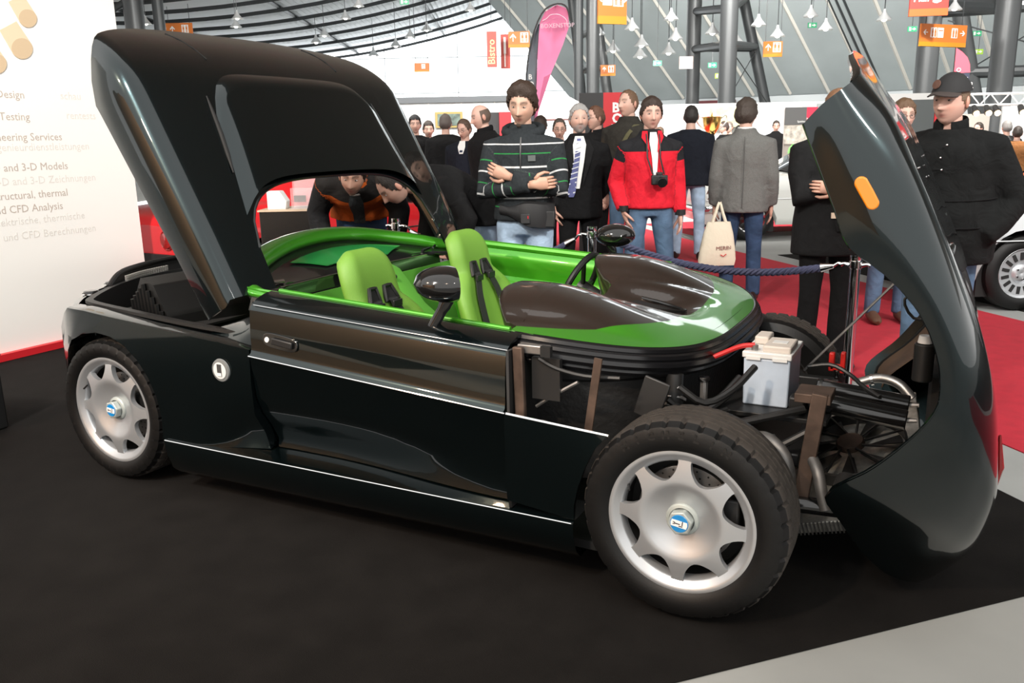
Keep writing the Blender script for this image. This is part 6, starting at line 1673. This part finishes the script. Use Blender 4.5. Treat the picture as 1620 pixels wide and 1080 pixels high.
# --- man in the cap
p = Person('man in black quilted jacket and baseball cap looking at the nose', 2.30, 4.5, -.75, 1.74, .10, head=(.02, .04, -.18), armL='coat', armR='coat', top=cloth('puffer', (.0065, .007, .0072), bump=.45), topname='quilted_jacket', bulk=.062, belly=.04, hem=.80, legs=C_jean, hair=(.16, .10, .06), style='short', hthick=.006, skin=(.66, .40, .32), jaw=1.4, collar=.045, hide_hands=True)
cap = B(); rows = []
for j in range(9):
    th = .30 + (PI / 2 - .30) * j / 8
    rows.append([p.T @ (head_pt(a, th, .016) + Vector((0, 0, .006))) for a in [-PI + 2 * PI * i / 32 for i in range(32)]])
cap.grid(rows, closed=True); cap.f.append(tuple(8 * 32 + i for i in range(32))); cap.m.append(0)
cp0 = cap.build('baseball_cap', mat('cap_black', (.012, .012, .013), .8), p.o, 60, thick=.003)
vz = [[p.T @ Vector((.080 * math.sin(a) * (1 + .06 * q), -(.098 + .085 * q) * math.cos(a * (1 - .12 * q)) + .012, .058 - .012 * q - .02 * abs(math.sin(a)) * q)) for a in [-1.15 + 2.3 * i / 14 for i in range(15)]] for q in (0, .35, .7, 1)]
B().grid(vz).build('cap_visor', mat('cap_visor', (.035, .025, .022), .8), cp0, 60, thick=.005)
B().lathe([(0, .004), (.022, .002), (.024, 0)], 20, p.T @ frame((-.035, -.092, .088), (1, -.25, 0), (.1, .35, 1))).build('cap_badge', mat('cap_badge', (.10, .045, .03), .7), cp0)
for z in (1.30, 1.14, 1.0, .88):
    k_r = .19 + .085; B().tube([p.P(Vector((( .182 + .062 + .024 * gs(z, 1.02, .16)) * math.sin(a), -(.122 + .069 + .04 * gs(z, 1.02, .16)) * math.cos(a) - .02 * gs(z, 1.02, .16), z))) for a in [2 * PI * i / 28 for i in range(28)]], .004, 5, closed=True).build('quilt_seam', C_blk, p.o)
for x, z in ((.02, 1.36), (.03, 1.30), (.04, 1.42)): B().ball(p.chest(x, z, .012), .006, 8, 6).build('snap_button', M_chrome, p.o)
# --- man with glasses between nose and cap
p = Person('man with glasses and brown shoes standing behind the nose', 2.98, 6.6, -.1, 1.70, 0, head=(.08, 0, .05), armL='down', armR='down', top=cloth('blue_jacket', (.03, .045, .085)), bulk=.03, hem=.84, legs=C_jean, hair=(.13, .075, .04), style='low', hthick=.016, skin=(.66, .41, .33), shoe=C_shoeb)
p.glasses()

# --- the two leaning over the far side
orj = cloth('orange_jacket', (.52, .10, .015), [(1.50, .10, (.018, .016, .015)), (2.2, .32, (.014, .014, .015))])
p = Person('bearded man in orange and black jacket bending over the car', -1.10, 6.35, .10, 1.80, 1.30, head=(-.62, 0, -.1), armL='reach', armR='reach', top=orj, bulk=.04, hem=.90, legs=C_jeand, hair=(.018, .012, .009), style='low', hthick=.016, beard=.55, skin=(.52, .30, .22), collar=.03)
p.patch('shirt_front', cloth('grey_sweater', (.05, .06, .065)), [(1.49, -.03, .03), (1.42, -.05, .05), (1.3, -.045, .045), (1.15, -.04, .04), (1.0, -.04, .04)], .012)
p.patch('tshirt', WHT, [(1.505, -.03, .03), (1.485, -.035, .035)], .018)
p = Person('man in black pullover bent low over the car showing his back', -.22, 5.95, -1.05, 1.78, 1.38, head=(-.15, 0, -.1), armL='reach', armR='reach', top=C_blk2, topname='pullover', bulk=.035, hem=.88, legs=C_jeanl, hair=(.02, .015, .012), style='high', hthick=.008, skin=(.62, .38, .30))

# --- visitors further off
FAR = dict(near=False, shoes=True)
GR = 'visitors in the background'
p = Person('older man in navy coat with shirt and tie looking down', -.52, 10.9, -.30, 1.73, .08, head=(.25, 0, -.25), top=C_navy, topname='coat', bulk=.05, hem=.70, legs=C_navy, hair=(.10, .06, .04), style='high', hthick=.012, skin=(.62, .38, .30), near=True)
p.patch('shirt_front', WHT, [(1.49, -.035, .035), (1.42, -.05, .05), (1.34, -.025, .025)], .010)
p.patch('pullover_front', cloth('navy_pullover', (.012, .014, .022)), [(1.37, -.06, .06), (1.25, -.08, .08), (1.0, -.09, .09), (.9, -.09, .09)], .006)
p.patch('tie', cloth('tie_dark', (.02, .03, .06)), [(1.46, -.014, .014), (1.36, -.02, .02)], .016)
p.glasses()
Person('balding man in black coat in profile behind the hoodie man', -.20, 9.2, -1.2, 1.84, .10, head=(.20, 0, -.1), top=C_blk, topname='coat', bulk=.06, hem=.72, legs=C_jeand, hair=(.12, .08, .06), style='bald', hthick=.003, messy=.001, skin=(.66, .42, .34), collar=.04)
Person('man in black coat with his back turned facing the framed picture', -.89, 12.5, 3.1, 1.84, 0, top=C_blk, topname='coat', bulk=.06, hem=.66, legs=C_blk, hair=(.10, .08, .07), style='short', skin=(.55, .34, .27), **FAR)
p = Person('man in black woolly hat and dark coat near the raised cover', -1.38, 13, .2, 1.84, 0, top=C_blk, topname='coat', bulk=.05, hem=.72, legs=C_blk, hair=(.012, .012, .013), style='low', hthick=.02, messy=0, skin=(.55, .34, .27), **FAR)
Person('dark-haired visitor half hidden behind the woolly hat man', -1.28, 14, .2, 1.78, .1, top=C_navy, topname='coat', bulk=.04, hem=.8, legs=C_jeand, hair=(.03, .02, .015), style='low', hthick=.02, skin=(.55, .34, .27), **FAR)
p = Person('man with glasses in dark coat looking left before the red stand wall', .96, 9.4, -1.05, 1.80, 0, head=(.05, 0, -.1), top=C_blk2, topname='coat', bulk=.05, hem=.8, legs=C_blk, hair=(.13, .06, .035), style='high', hthick=.010, skin=(.62, .38, .30), collar=.03)
p.glasses()
Person('man with glasses peering over behind the suited man', .61, 10.3, -.1, 1.70, 0, head=(.2, 0, .1), top=C_blk2, topname='coat', bulk=.04, hem=.8, legs=C_blk, hair=(.06, .045, .035), style='high', hthick=.010, skin=(.62, .38, .30)).glasses()
Person('dark-haired visitor turned away left of the suited man', .42, 11.3, 2.9, 1.75, 0, top=cloth('brown_coat', (.06, .045, .03)), topname='coat', bulk=.04, hem=.8, legs=C_blk, hair=(.03, .018, .012), style='low', hthick=.02, skin=(.5, .32, .25), **FAR)
Person('visitor with black hair just beside the pink flag foot', .22, 12.3, 2.9, 1.78, 0, top=C_blk, topname='coat', bulk=.04, hem=.8, legs=C_blk, hair=(.012, .010, .010), style='low', hthick=.022, skin=(.5, .32, .25), **FAR)
Person('small far man in black before the white wall left of the poster', 6.55, 21.3, -.2, 1.80, 0, head=(.2, 0, 0), top=C_blk, topname='pullover', bulk=.03, hem=.86, legs=C_blk, hair=(.03, .02, .015), style='short', skin=(.55, .34, .27), **FAR)
Person('far visitor in dark coat seen in profile right of the trophy', 4.60, 18.5, -1.5, 1.76, 0, top=C_blk, topname='coat', bulk=.05, hem=.8, legs=C_blk, hair=(.04, .025, .02), style='short', skin=(.6, .4, .32), **FAR)
Person('far grey-haired visitor talking beside the trophy', 4.98, 19.6, -.6, 1.77, 0, top=C_blk2, topname='coat', bulk=.05, hem=.8, legs=C_blk, hair=(.16, .13, .11), style='short', skin=(.6, .4, .32), **FAR)
Person('far black-haired visitor beside the blazer collar', 5.40, 20.4, 2.5, 1.70, 0, top=cloth('pale_shirt', (.35, .38, .42)), topname='shirt', bulk=.03, hem=.86, legs=C_blk, hair=(.015, .012, .011), style='short', skin=(.5, .32, .25), **FAR)
Person('small far head between the vest man and the dark jacket', 3.05, 17.5, 2.7, 1.66, 0, top=C_blk2, topname='coat', bulk=.03, hem=.8, legs=C_blk, hair=(.08, .045, .025), style='short', skin=(.55, .34, .27), **FAR)
Person('grey-haired man in black leather jacket with his back turned at right', 8.60, 15, 3.0, 1.62, 0, top=mat('black_leather', (.012, .012, .012), .3, bump=.5, bump_s=14), topname='leather_jacket', bulk=.05, hem=.86, legs=C_blk, hair=(.20, .19, .18), style='short', skin=(.55, .34, .27), **FAR)
Person('dark-haired man in profile left of the leather jacket', 9.20, 17, -1.2, 1.62, 0, top=C_blk2, topname='coat', bulk=.04, hem=.8, legs=C_blk, hair=(.03, .02, .015), style='short', skin=(.6, .38, .3), **FAR)
Person('visitor in ochre coat cut by the right edge', 8.32, 14.2, 2.6, 1.52, 0, top=cloth('ochre_coat', (.22, .09, .03)), topname='coat', bulk=.05, hem=.8, legs=cloth('beige_trousers', (.22, .19, .15)), hair=(.03, .02, .015), style='short', skin=(.55, .34, .27), **FAR)
Person('far visitor at the right edge behind the profile man', 9.75, 19.5, .3, 1.62, 0, top=C_navy, topname='coat', bulk=.04, hem=.8, legs=C_blk, hair=(.10, .06, .04), style='short', skin=(.6, .38, .3), **FAR)
